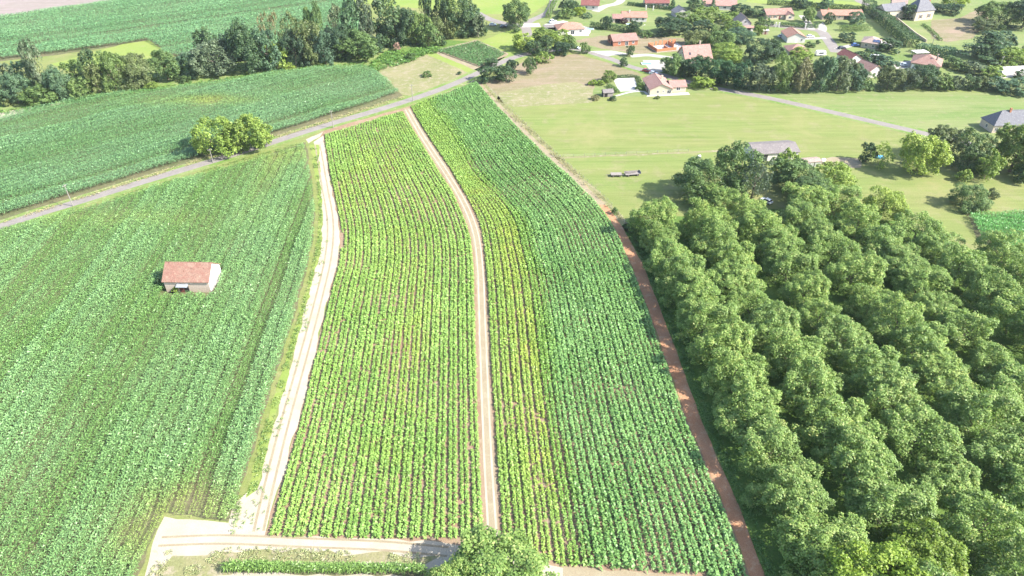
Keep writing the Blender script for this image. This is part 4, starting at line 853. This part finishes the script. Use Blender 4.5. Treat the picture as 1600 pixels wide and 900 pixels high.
def block(root, x0, y0, x1, y1, wallh, ridge, pitch, rm, wm, ops=(), chim=None, ov=.4, wing=False):
    L, D = x1 - x0, y1 - y0; b = MB(); t = math.tan(R(pitch)); nm = 'wing_wall' if wing else 'wall'
    if ridge == 'x': b.prism([(x0, y0, 0), (x0, y0, wallh - .03), (x0, (y0 + y1) / 2, wallh + D / 2 * t - .03), (x0, y1, wallh - .03), (x0, y1, 0)], (L, 0, 0))
    elif ridge == 'y': b.prism([(x0, y0, 0), (x0, y0, wallh - .03), ((x0 + x1) / 2, y0, wallh + L / 2 * t - .03), (x1, y0, wallh - .03), (x1, y0, 0)], (0, D, 0))
    else: b.box(x0, y0, 0, x1, y1, wallh)
    b.build(nm, M[wm], root); rf = MB()
    if ridge == 'x': zR = gable_roof(rf, x0, x1, D, wallh, pitch, ov, axis='x', y0=y0)
    elif ridge == 'y':
        zE = wallh - ov * t; zR = wallh + L / 2 * t; th = .18
        rf.prism([(x0 - ov, y0 - ov, zE), ((x0 + x1) / 2, y0 - ov, zR), (x1 + ov, y0 - ov, zE), (x1 + ov, y0 - ov, zE + th), ((x0 + x1) / 2, y0 - ov, zR + th * 1.15), (x0 - ov, y0 - ov, zE + th)], (0, D + 2 * ov, 0))
    else: zR = hip_roof(rf, x0, y0, x1, y1, wallh, pitch, ov)
    ro = rf.build('wing_roof' if wing else 'roof', M[rm], root)
    rd = MB(); cy = (y0 + y1) / 2; cx = (x0 + x1) / 2                       # ridge tiles
    if ridge == 'x': rd.tube((x0 - ov, cy, zR + .19), (x1 + ov, cy, zR + .19), .11, .11, 6)
    elif ridge == 'y': rd.tube((cx, y0 - ov, zR + .19), (cx, y1 + ov, zR + .19), .11, .11, 6)
    elif L > D + .5: m = D / 2; rd.tube((x0 + m, cy, zR + .02), (x1 - m, cy, zR + .02), .11, .11, 6)
    if len(rd.bm.verts): rd.build('ridge_tiles', M[rm], ro)
    if chim:
        c = MB(); px, py = x0 + L * chim[0], y0 + D * chim[1]; c.box(px - .35, py - .3, wallh, px + .35, py + .3, zR + .9); c.box(px - .42, py - .37, zR + .9, px + .42, py + .37, zR + 1.0); c.build('chimney', M[chim[2] if len(chim) > 2 else wm], ro)
    for o in ops: opening(root, o[0], o[1], o[2], o[3], o[4], o[5], x0, y0, x1, y1, len(o) > 6)
    return zR
def house(name, label, fl, fr, cat='house'):
    a, b = G(*fl), G(*fr); u = b - a; rz = math.atan2(u.y, u.x); t = empty(name, (a.x, a.y, 0), rz); tag(t, label, cat); return t, u.length
W = lambda t, w=1.2, f='front', z=.9, h=1.25, s=False: ('window', f, t, w, h, z) + ((1,) if s else ())
Dr = lambda t, w=1.0, f='front': ('door', f, t, w, 2.1, 0)
Ga = lambda t, w=2.6, f='front': ('garage_door', f, t, w, 2.2, 0)

# ---- the stone barn in the corn
t, L = house('stone_barn', 'old stone barn with a rusty red tiled roof standing alone in the corn', (261, 456), (330, 457), 'barn')
block(t, 0, 0, L, 8.5, 3.7, 'x', 37, 'roof_barn', 'wall_stone', [('opening', 'front', .42, 2.6, 2.3, 0)], ov=.35)
q = MB(); q.box(L + .02, .05, 0, L + .06, 8.45, 3.6); q.prism([(L + .02, .05, 3.6), (L + .02, 4.25, 6.75), (L + .02, 8.45, 3.6)], (.04, 0, 0)); q.build('gable_facing', M['wall_white'], t)  # thin sheet over the right gable, whiter than the other walls
q = MB(); q.hull8([(L * .42 - 1.6, -1.3, 2.45), (L * .42 + 1.6, -1.3, 2.45), (L * .42 + 1.6, -.02, 2.85), (L * .42 - 1.6, -.02, 2.85), (L * .42 - 1.6, -1.3, 2.53), (L * .42 + 1.6, -1.3, 2.53), (L * .42 + 1.6, -.02, 2.93), (L * .42 - 1.6, -.02, 2.93)]); q.build('canopy', M['metal'], t)
q = MB(); q.box(L * .42 - 1.2, -.06, 0, L * .42 - .1, -.035, 2.2); q.build('door', M['door'], t)
# ---- village, front rank
t, L = house('cream_house', 'cream bungalow with pink tiles and a gable, at the near end of the village', (1015, 149), (1050, 148))
block(t, 0, 0, L, 14, 2.7, 'y', 24, 'roof_pink', 'wall_cream', [W(.35, .8), W(.6, .6, z=1.2, h=.7), W(.85, 1.6, z=.6, h=1.5), Dr(.3, 1.2, 'left'), W(.6, 1.2, 'left')], chim=(.7, .6))
block(t, L + .01, 3, L + 7, 10.5, 2.5, 'x', 22, 'roof_pink', 'wall_cream', [W(.5, 1.6), W(.5, 1.2, 'right')], wing=True)
t, L = house('brick_house', 'red brick bungalow under construction with a finished pink roof', (958, 72.5), (996, 70))
block(t, 0, 0, L, 9.5, 2.6, 'x', 24, 'roof_red', 'wall_brick', [W(.25, 1.1), W(.55, 1.6, z=.2, h=1.9), W(.82, 1.1), ('opening', 'left', .25, 1.8, 2.1, 0), ('opening', 'left', .65, 1.4, 1.3, .9)])
t, L = house('white_house', 'white house with an orange hip roof beside the road junction', (872, 55), (913, 53))
block(t, 0, 0, L, 10, 2.7, 'hip', 24, 'roof_orange', 'wall_white', [W(.3, 1.2), W(.55, 2.0, z=.1, h=2.0), W(.85, 1.2), W(.5, 1.4, 'right')]); block(t, -6, 7, 4, 11.5, 2.4, 'x', 6, 'roof_grey', 'wall_white', [('opening', 'front', .4, 4.5, 2.1, 0)], wing=True)
t, L = house('purple_roofed_house', 'white house with a purple-brown roof at the top edge', (908, 15), (935, 16))
block(t, 0, 0, L, 9, 2.8, 'x', 35, 'roof_maroon', 'wall_white', [W(.3), W(.7), W(.5, 1.2, 'right'), W(.5, 1, 'right', 3.6)])
t, L = house('orange_roofed_house', 'white bungalow with a long orange roof and a darker wing', (972, 34), (1010, 34.5))
block(t, 0, 0, L, 9.5, 2.6, 'x', 22, 'roof_orange', 'wall_white', [W(.15), Dr(.35), W(.6, 1.6), W(.85), W(.5, 1.2, 'right')], chim=(.3, .4)); block(t, -5.5, -2, -.01, 6, 2.3, 'x', 18, 'roof_red', 'wall_cream', [('opening', 'front', .5, 3, 2, 0)], wing=True)
t, L = house('cream_bungalow', 'cream bungalow with a maroon roof behind the clipped hedge at the top', (1008, 12), (1045, 12))
block(t, 0, 0, L, 9, 2.8, 'x', 26, 'roof_maroon', 'wall_cream', [W(.12, s=True), W(.35, s=True), Dr(.55), W(.75, 1.4), W(.92)])
t, L = house('pink_roofed_house', 'long white house with a pink roof at the top, behind two conifers', (1098, 15), (1150, 16.5))
block(t, 0, 0, L, 9.5, 2.7, 'x', 27, 'roof_pink', 'wall_white', [W(.12), W(.3), Dr(.45), W(.65, 1.6), W(.87), W(.5, 1.2, 'right')], chim=(.35, .5))
t, L = house('grey_house', 'small grey house half hidden by a purple shrub near the top', (1056, 28), (1077, 26.5))
block(t, 0, 0, L, 7, 2.6, 'y', 30, 'roof_slate', 'wall_grey', [W(.5, 1.4)])
t, L = house('steep_roofed_house', 'house with a large steep pink roof facing the fields', (1070, 103), (1111, 100))
zr = block(t, 0, 0, L, 10.5, 3.0, 'x', 44, 'roof_pink', 'wall_beige', [W(.3), W(.7), W(.5, 1.2, 'left'), W(.45, 1, 'left', 4.2)], chim=(.75, .8))
q = MB(); q.hull8([(L * .2 - .5, 1.6, 4.73), (L * .2 + .5, 1.6, 4.73), (L * .2 + .5, 2.5, 5.6), (L * .2 - .5, 2.5, 5.6), (L * .2 - .5, 1.55, 4.83), (L * .2 + .5, 1.55, 4.83), (L * .2 + .5, 2.45, 5.7), (L * .2 - .5, 2.45, 5.7)]); q.build('skylight', M['glass'], t)
t, L = house('grey_gable_house', 'tall pale house showing a pointed gable between the village trees', (1153, 47.5), (1172, 47))
block(t, 0, 0, L, 9, 3.8, 'y', 42, 'roof_pale', 'wall_grey', [W(.35, 1.2), W(.7, 1.2), W(.5, 1.2, z=3.9), W(.4, 1.2, 'right')]); block(t, L * .3, -3, L + .5, -.01, 2.2, 'x', 15, 'roof_pink', 'wall_white', [('opening', 'front', .5, 2.5, 1.9, 0)], wing=True)
t, L = house('white_hut', 'tiny white-roofed hut on a village lawn', (1191, 54), (1200, 54), 'hut')
block(t, 0, 0, L, 2.6, 2.0, 'x', 12, 'wall_white', 'wall_beige', [Dr(.5, .9)], ov=.25)
t, L = house('cream_villa', 'cream villa with a dusty red roof behind the hedge and gate posts', (1197, 31), (1238, 29.5))
block(t, 0, 0, L, 9, 2.8, 'x', 25, 'roof_red', 'wall_cream', [W(.12, s=True), W(.32, s=True), Dr(.5, 1.2), W(.7, 1.6), W(.5, 1.2, 'right')]); block(t, L * .68, -2.2, L * .98, 4, 2.7, 'y', 26, 'roof_red', 'wall_cream', [W(.5, 1.6)], wing=True)
t, L = house('salmon_roofed_house', 'white-fronted house with a salmon tiled roof in the village lawn', (1229, 67), (1257, 67))
block(t, 0, 0, L, 11, 3.0, 'y', 24, 'roof_orange', 'wall_white', [('white_door', 'front', .5, 1.0, 2.1, 0), W(.8, .9)])
t, L = house('low_hip_house', 'pink hip roof almost hidden behind a light green tree', (1232, 89), (1262, 89)); block(t, 0, 0, L, 9, 2.6, 'hip', 26, 'roof_pink', 'wall_cream', [W(.3), W(.7)])
t, L = house('long_house', 'long beige bungalow with orange roof below the bright meadow', (1284, 31), (1347, 31))
block(t, 0, 0, L, 9, 2.6, 'x', 22, 'roof_orange', 'wall_beige', [W(.1), Ga(.25, 2.4), W(.42, 1.2), ('opening', 'front', .6, 3.2, 2.1, 0), W(.78, 1.4), W(.92)], chim=(.18, .5, 'wall_brick'))
t, L = house('pale_hip_house', 'pale house with a whitish hip roof and dark panels on it', (1344, 74), (1371, 78))
zr = block(t, 0, 0, L, 10, 2.7, 'hip', 24, 'roof_pale', 'wall_beige', [W(.3), W(.7), W(.5, 2.0, 'right', .1, 2)]); tt = math.tan(R(24))
q = MB()
for i in range(3): x = L * .62 + i * 1.1; q.hull8([(x, .6, 3.02 + 1.1 * tt), (x + 1.0, .6, 3.02 + 1.1 * tt), (x + 1.0, 2.4, 3.02 + 2.9 * tt), (x, 2.4, 3.02 + 2.9 * tt), (x, .57, 3.09 + 1.1 * tt), (x + 1.0, .57, 3.09 + 1.1 * tt), (x + 1.0, 2.37, 3.09 + 2.9 * tt), (x, 2.37, 3.09 + 2.9 * tt)])
q.build('solar_panel', M['solar'], t)
block(t, L + .01, 3.5, L + 6, 8.5, 2.2, 'x', 8, 'wall_white', 'wall_white', [('opening', 'front', .5, 3.5, 1.9, 0)], wing=True)
t, L = house('maroon_gable_house', 'maroon-roofed house with a white gable end at the foot of the dead-end road', (1306, 94), (1325, 103)); block(t, 0, 0, L, 7, 3.2, 'x', 30, 'roof_maroon', 'wall_white', [W(.3), W(.8), W(.5, .9, 'right')]); block(t, L * .72, -1.8, L * .95, -.01, 2.2, 'x', 20, 'roof_maroon', 'wall_cream', [], ov=.2, wing=True)
t, L = house('white_gable_house', 'red-roofed house with a bright white gable in front of the roadside trees', (1331, 113), (1354, 123)); block(t, 0, 0, L, 9, 3.0, 'x', 30, 'roof_red', 'wall_white', [W(.5), W(.5, 1.0, 'right')])
t, L = house('hip_roofed_house', 'beige house with a big red hip roof near the mansion hedge', (1421, 107), (1466, 114)); block(t, 0, 0, L, 13, 2.8, 'hip', 26, 'roof_red', 'wall_beige', [Ga(.12, 2.2), ('opening', 'front', .3, 1.2, 2.1, 0), W(.55), W(.8)], chim=(.8, .35))
t, L = house('white_carport', 'white flat-roofed carport behind the red hip-roofed house', (1430, 91), (1449, 90), 'carport')
q = MB(); q.box(-.3, -.3, 2.5, L + .3, 4.5, 2.68); q.build('roof', M['wall_white'], t)
for x in (.1, L - .1):
    for y in (.1, 4.1): q = MB(); q.tube((x, y, 0), (x, y, 2.5), .07, .07, 6); q.build('post', M['frame'], t)
t, L = house('mansion', 'old mansion with steep grey slate roof and tall cream walls', (1428, 33), (1456, 30))
block(t, 0, 0, L, 9, 5.2, 'hip', 52, 'roof_slate', 'wall_cream', [W(.3, 1.1, z=1.2, h=2.0, s=True), W(.75, 1.1, z=1.2, h=2.0, s=True)], chim=(.9, .5, 'wall_brick')); block(t, -16, 7, -.01, 15, 5.0, 'x', 35, 'roof_slate', 'wall_cream', [W(.3, 1, z=1.2, h=1.8), W(.6, 1, z=1.2, h=1.8)], wing=True)
t, L = house('outbuilding', 'pink-roofed outbuilding with a tall dark side wall left of the mansion', (1390, 20), (1413, 22)); block(t, 0, 0, L, 10, 4.6, 'x', 28, 'roof_pale', 'wall_beige', [W(.4), W(.7)])
q = MB(); q.box(-.06, .2, 0, -.02, 9.8, 4.5); q.build('dark_side_facing', M['roof_slate'], t)  # thin dark sheet over the left wall only
t, L = house('slate_house', 'stone house with a steep slate roof and brick chimney at the right edge', (1549, 208), (1612, 206)); block(t, 0, 0, L, 8, 3.0, 'hip', 46, 'roof_slate', 'wall_stone', [W(.08, 1.1), W(.3), W(.5, 1.0, 'left')], chim=(.42, .45, 'wall_brick'))
t, L = house('grey_barn', 'long barn with a weathered grey sheet roof behind the oak trees', (1178, 253), (1245, 249), 'barn'); block(t, 0, 0, L, 9.5, 3.2, 'x', 17, 'roof_grey', 'wall_white', [('opening', 'front', .2, 3.2, 2.5, 0), ('opening', 'front', .7, 3, 2.5, 0)], ov=.5)
t, L = house('pale_shed', 'small pale metal shed beside the long grey barn', (1257, 262), (1281, 260), 'shed'); block(t, 0, 0, L, 3.5, 2.0, 'x', 14, 'roof_pale', 'metal', [('opening', 'front', .6, .3, 1.8, 0), W(.25, 1.2, z=.8, h=.8)], ov=.2)
t, L = house('garden_shed', 'little grey wooden shed below the white terrace', (943, 152), (958, 151), 'shed'); block(t, 0, 0, L, 3.2, 2.0, 'x', 28, 'roof_grey', 'wood', [('opening', 'front', .25, 1.4, 1.7, 0), ('opening', 'left', .5, 1.6, 1.7, 0)], ov=.3)
# ---- unfinished house of bare orange blocks
t, L = house('unfinished_house', 'roofless unfinished house of bare orange blocks', (1037, 81), (1073, 77))
q = MB(); q.box(-4, 0, 0, L, 10, .25); q.build('floor_slab', M['white_pave'], t)
q = MB(); q.box(-4, 0, .25, L * .55, .25, 1.7); q.box(L * .55 + 1.5, 0, .25, L, .25, 1.3); q.build('front_wall', M['wall_block'], t)
q = MB(); q.box(-4, .26, .25, -3.75, 9.7, 1.9); q.build('side_wall', M['wall_block'], t)
q = MB(); x = -4
for i, (ww, hh) in enumerate(((3, 2.1), (1.2, 2.5), (1.5, 2.6), (2.4, 2.5), (1.2, 2.6), (1.8, 2.5))): q.box(x, 9.75, .25, x + ww, 10, hh); x += ww + 1.0
q.build('back_wall', M['wall_block'], t)
for x, y0, y1, hh in ((3.0, .3, 6, 1.5), (7.5, 3.5, 9.7, 2.3)): q = MB(); q.box(x, y0, .25, x + .2, y1, hh); q.build('partition_wall', M['wall_block'], t)
# ---- greenhouse tunnel
t, L = house('greenhouse_tunnel', 'rounded plastic greenhouse tunnel at the right edge', (1565, 116), (1622, 113), 'greenhouse')
n = 10; ring = [(0, 2.6 - 2.6 * math.cos(math.pi * i / n), 2.5 * math.sin(math.pi * i / n)) for i in range(n + 1)]
q = MB(); q.prism(ring, (L, 0, 0)); q.build('cover', M['film'], t)
for k in range(8):
    q = MB(); x = .02 + k * (L - .1) / 7
    for a, c in zip(ring[:-1], ring[1:]): q.tube((x, (a[1] - 2.6) * 1.02 + 2.6, a[2] * 1.02), (x, (c[1] - 2.6) * 1.02 + 2.6, c[2] * 1.02), .06, .06, 5)
    q.build('hoop', M['metal'], t)
q = MB(); q.box(-.08, .5, 0, -.03, 4.6, 1.3); q.build('end_panel', M['blue_sheet'], t)

# ================================================================== small things
def pole(label, px, h, light=False, rz=.4):
    p = G(*px); t = empty('lamp_post' if light else 'utility_pole', (p.x, p.y, 0), rz); tag(t, label, 'lamp post' if light else 'utility pole', None if light else 'wooden poles of the overhead line')
    q = MB(); q.tube((0, 0, -.1), (0, 0, h), .16 if not light else .1, .11 if not light else .06, 8); q.build('pole', M['metal' if light else 'pole_wood'], t)
    if light:
        q = MB(); q.tube((0, 0, h - .1), (1.0, 0, h + .25), .05, .04, 6); q.build('arm', M['metal'], t); q = MB(); q.box(.8, -.15, h + .2, 1.5, .15, h + .34); q.build('lamp_head', M['frame'], t)
    else:
        q = MB(); q.box(-.7, -.06, h - .55, .7, .06, h - .42); a = q.build('crossarm', M['pole_wood'], t)
        for x in (-.6, 0, .6): q = MB(); q.tube((x, 0, h - .42), (x, 0, h - .22), .05, .03, 6); q.build('insulator', M['frame'], a)
pole('pale pole on the far verge of the road, left of the twin trees', (114, 322), 8, rz=1.2); pole('pole at the road near the top of the white soil strip', (521, 200), 7.5); pole('pole beside the road above the beige central track', (645, 158), 7.5)
pole('tall pole beside the side road at the top', (858, 26), 11); pole('pole between the road and the trunks of the twin trees', (333, 254), 5.5); pole('tall pole behind the roadside trees near the greenhouse tunnel', (1556, 119), 9.5)
pole('thin pole on the small lawn below the mansion', (1457, 68), 4.5); pole('white lamp post on the dry plot above the unfinished house', (1003, 53), 4.5, True)

def car_parts():
    b = MB(); b.prism([(-2.1, -.85, .28), (2.1, -.85, .28), (2.12, -.85, .62), (1.95, -.85, .78), (.95, -.85, .92), (-1.9, -.85, .95), (-2.12, -.85, .7)], (0, 1.7, 0)); body = b.mesh('body', .05)
    c = MB(); c.hull8([(-1.75, -.78, .94), (.95, -.78, .92), (.95, .78, .92), (-1.75, .78, .94), (-1.35, -.62, 1.42), (.25, -.62, 1.42), (.25, .62, 1.42), (-1.35, .62, 1.42)]); glass = c.mesh('window')
    r = MB(); r.hull8([(-1.42, -.64, 1.425), (.3, -.64, 1.425), (.3, .64, 1.425), (-1.42, .64, 1.425), (-1.3, -.58, 1.49), (.18, -.58, 1.49), (.18, .58, 1.49), (-1.3, .58, 1.49)]); roof = r.mesh('roof')
    w_ = MB(); w_.tube((0, -.1, 0), (0, .1, 0), .32, .32, 12); wheel = w_.mesh('wheel'); h_ = MB(); h_.tube((0, -.115, 0), (0, .115, 0), .18, .18, 10); hub = h_.mesh('hub')
    return body, glass, roof, wheel, hub
CARP = car_parts()
def car(label, px, rz, paint, van=False, cat='car'):
    p = G(*px); t = empty('parked_van' if van else 'parked_car', (p.x, p.y, 0.03), R(rz)); tag(t, label, cat, 'cars parked in the village')
    if van: t.scale = (1.1, 1.1, 1.4)
    link('body', CARP[0], M[paint], t); link('window', CARP[1], M['glass'], t); link('roof', CARP[2], M[paint], t)
    for x in (-1.3, 1.3):
        for y in (-.78, .78): wl = link('wheel', CARP[3], M['tyre'], t, loc=(x, y, .32)); link('hub', CARP[4], M['metal'], wl)
car('red car parked on the road beside the cream bungalow', (1010, 112), -20, 'red_paint'); car('white car parked behind the red one beside the cream bungalow', (1021, 116), -22, 'white_paint')
car('white car on the lawn drive right of the salmon-roofed house', (1266, 58.5), 0, 'white_paint'); car('blue car beside the pale hip-roofed house', (1336, 72), -6, 'blue_paint'); car('dark car at the end of the dead-end road', (1315, 76.5), 8, 'dark_paint')
car('pale blue car on the drive of the red hip-roofed house', (1410, 103), 165, 'silver_paint'); car('white car half hidden under the trees by the orchard', (1197, 316), 125, 'white_paint'); car('white car standing on the junction at the top', (770, 40), 5, 'white_paint')
car('dark car beside the big junction tree', (787, 43), 20, 'dark_paint'); car('white van in front of the carport of the orange-hipped house', (864, 36), 25, 'white_paint', True, 'van'); car('silver car on the lane near the white-topped tree row', (900, 76), -30, 'silver_paint')
car('blue car at the left of the salmon-roofed house', (1221, 58), 15, 'silver_paint')
def caravan(label, px, rz):
    p = G(*px); t = empty('caravan', (p.x, p.y, 0), R(rz)); tag(t, label, 'caravan', None)
    q = MB(); q.prism([(-2.4, -1.05, .5), (2.3, -1.05, .5), (2.6, -1.05, 1.3), (2.2, -1.05, 2.5), (-2.2, -1.05, 2.55), (-2.5, -1.05, 1.4)], (0, 2.1, 0)); q.build('body', M['white_paint'], t, bevel=.08)
    q = MB(); q.box(-1.2, -1.1, 1.3, 1.2, -1.055, 1.95); q.build('window', M['glass'], t)
    for y in (-.95, .95): q = MB(); q.tube((-.1, y - .1, .33), (-.1, y + .1, .33), .33, .33, 12); q.build('wheel', M['tyre'], t)
    q = MB(); q.tube((2.3, 0, .5), (3.5, 0, .45), .06, .05, 6); q.build('drawbar', M['metal'], t)
caravan('white caravan half hidden behind the tall roadside trees', (1281, 87), 4); caravan('white caravan among the dark shrubs below the pale hip-roofed house', (1367, 93), -5)

def farm_trailer(label, px, rz, Ln, boards):
    p = G(*px); t = empty('farm_trailer', (p.x, p.y, 0), R(rz)); tag(t, label, 'farm trailer', 'old farm trailers on the meadow')
    q = MB()
    for i in range(6): q.box(-Ln / 2, -1.05 + i * .35, .82 + .004 * (i % 2), Ln / 2, -1.05 + i * .35 + .32, .9 + .01 * (i % 3))
    q.build('deck', M['wood'], t); q = MB(); q.box(-Ln / 2, -.5, .62, Ln / 2, -.36, .81); q.box(-Ln / 2, .36, .62, Ln / 2, .5, .81); q.build('chassis', M['pole_wood'], t)
    for x in (-Ln * .3, Ln * .3):
        for y in (-.85, .85): q = MB(); q.tube((x, y - .1, .42), (x, y + .1, .42), .42, .42, 12); wl = q.build('wheel', M['tyre'], t); q = MB(); q.tube((x, y - .12, .42), (x, y + .12, .42), .2, .2, 8); q.build('rim', M['wood'], wl)
    q = MB(); q.tube((-Ln / 2, 0, .7), (-Ln / 2 - 1.6, 0, .5), .06, .06, 6); q.build('drawbar', M['pole_wood'], t)
    if boards:
        q = MB(); q.box(Ln / 2 - .08, -1.05, .92, Ln / 2, 1.05, 1.6); q.build('tailboard', M['wood'], t); q = MB(); q.box(-Ln / 2, 1.0, .92, Ln / 2 - .1, 1.06, 1.35); q.build('sideboard', M['wood'], t)
    return t
farm_trailer('short grey wooden farm trailer on the meadow, the left one', (962.5, 275), 2, 3.9, False); farm_trailer('long grey wooden farm trailer with raised tailboard on the meadow', (988, 274), 10, 5.6, True)
p = G(985, 273); rr = random.Random(2); q = MB()
for i in range(14):
    x, y = rr.uniform(-.6, .6), rr.uniform(-.8, .7); z = .93 + .06 * (i // 3); q.box(x - 1.7, y, z, x + 1.7, y + .2, z + .055)
o = q.build('plank_pile', M['wood'], None, loc=(p.x, p.y, 0), rot=(0, 0, R(10))); tag(o, 'loose pile of grey planks lying on the long farm trailer', 'planks')
# walls, posts, pool, sheets
def wall_line(label, px, th, h, mat):
    c = [G(*p) for p in px]; q = MB()
    for a, b in zip(c[:-1], c[1:]):
        d = (b - a).normalized() * .0; n = Vector((-(b - a).y, (b - a).x)).normalized() * th / 2
        q.hull8([(a.x - n.x, a.y - n.y, 0), (b.x - n.x, b.y - n.y, 0), (b.x + n.x, b.y + n.y, 0), (a.x + n.x, a.y + n.y, 0), (a.x - n.x, a.y - n.y, h), (b.x - n.x, b.y - n.y, h), (b.x + n.x, b.y + n.y, h), (a.x + n.x, a.y + n.y, h)])
    tag(q.build('garden_wall', M[mat]), label, 'wall')
wall_line('low white wall along the back of the white terrace', [(961, 126), (991, 125)], .3, 1.0, 'wall_white'); wall_line('long grey garden wall between the mansion and the tall hedge', [(1386, 22), (1397, 28), (1414, 42), (1430, 55), (1447, 66)], .4, 1.4, 'wall_stone')
for (x, y), lab in zip(((1211, 41.5), (1216, 41.8), (1257, 43.5), (1009, 14.5), (1020, 15.5)), ('left of the two white gate posts before the cream villa', 'right of the two white gate posts before the cream villa', 'white gate post at the drive right of the cream villa', 'left white gate post in the top hedge', 'right white gate post in the top hedge')):
    p = G(x, y); t = empty('gate_post', (p.x, p.y - .9, 0)); tag(t, lab, 'gate post', 'white gate posts'); q = MB(); q.box(-.3, -.3, 0, .3, .3, 2.4); q.build('shaft', M['wall_white'], t); q = MB(); q.box(-.38, -.38, 2.4, .38, .38, 2.55); q.build('cap', M['wall_white'], t)
def swimming_pool(label, px, L, D, rz):
    p = G(*px); t = empty('swimming_pool', (p.x, p.y, 0), R(rz)); tag(t, label, 'pool'); q = MB(); e = .4
    for a in ((-L, -D, L, -D + e), (-L, D - e, L, D), (-L, -D + e, -L + e, D - e), (L - e, -D + e, L, D - e)): q.box(a[0], a[1], .0, a[2], a[3], .35)
    q.build('rim', M['white_pave'], t); q = MB(); q.box(-L + e, -D + e, .02, L - e, D - e, .25); q.build('water', M['pool'], t)
swimming_pool('blue garden pool in the courtyard left of the roadside trees', (1010, 100), 2.6, 1.6, 0); swimming_pool('small turquoise pool beside the white house with the orange hip roof', (922, 46), 2.2, 1.4, 0); swimming_pool('turquoise pool left of the orange-roofed white bungalow', (983, 38), 2.0, 1.2, 5)
p = G(1374, 247); q = MB(); n = 8; q.prism([(1.6 * math.cos(6.283 * i / n) * (1 + .2 * (i % 2)), 1.0 * math.sin(6.283 * i / n), .0) for i in range(n)], (0, 0, .8)); tag(q.build('tarpaulin', M['blue_sheet'], None, bevel=.2, loc=(p.x, p.y, 0)), 'blue tarpaulin heap under the light garden tree', 'tarpaulin')
for (x, y, s), lab in (((1286, 253, 1.1), 'white water tank beside the pale shed'), ((1092, 247, 1.0), 'white water tank at the meadow edge near the oak')):
    p = G(x, y); t = empty('water_tank', (p.x, p.y, 0)); tag(t, lab, 'water tank'); q = MB(); q.box(-.6 * s, -.5 * s, .15, .6 * s, .5 * s, 1.15 * s); q.build('tank', M['white_paint'], t, bevel=.08); q = MB(); q.box(-.65 * s, -.55 * s, 0, .65 * s, .55 * s, .14); q.build('pallet', M['wood'], t); q = MB(); q.tube((0, 0, 1.15 * s), (0, 0, 1.25 * s), .15, .15, 8); q.build('lid', M['dark_gap'], t)
# wire fence between the track and the meadow, and the meadow's own fence
def fence(label, px, gap, h):
    c = smooth(gp(px), 4); t = empty('wire_fence', (c[0].x, c[0].y, 0)); tag(t, label, 'fence'); acc, pts = 0, [c[0]]
    for a, b in zip(c[:-1], c[1:]):
        L = (b - a).length
        while acc + L >= gap: a = a + (b - a).normalized() * (gap - acc); L = (b - a).length; acc = 0; pts.append(a)
        acc += L
    q = MB(); me = None
    for i, p in enumerate(pts[:95]):
        if me is None: q.tube((0, 0, -.05), (0, 0, h), .06, .05, 6); me = q.mesh('post')
        link('post', me, M['pole_wood'], t, loc=(p.x - c[0].x, p.y - c[0].y, 0))
    for z in (h * .45, h * .85):
        q = MB()
        for a, b in zip(pts[:-1], pts[1:]): q.tube((a.x - c[0].x, a.y - c[0].y, z), (b.x - c[0].x, b.y - c[0].y, z), .015, .015, 3)
        q.build('wire', M['metal'], t)
fence('post and wire fence between the soil track and the meadow', [(757, 131), (784, 158), (815, 188), (867, 239), (919, 285), (955, 320), (977, 350)], 3.0, 1.1); fence('post and wire fence along the meadow above the farm trailers', [(830, 248), (940, 243), (1090, 236)], 4.0, 1.1)
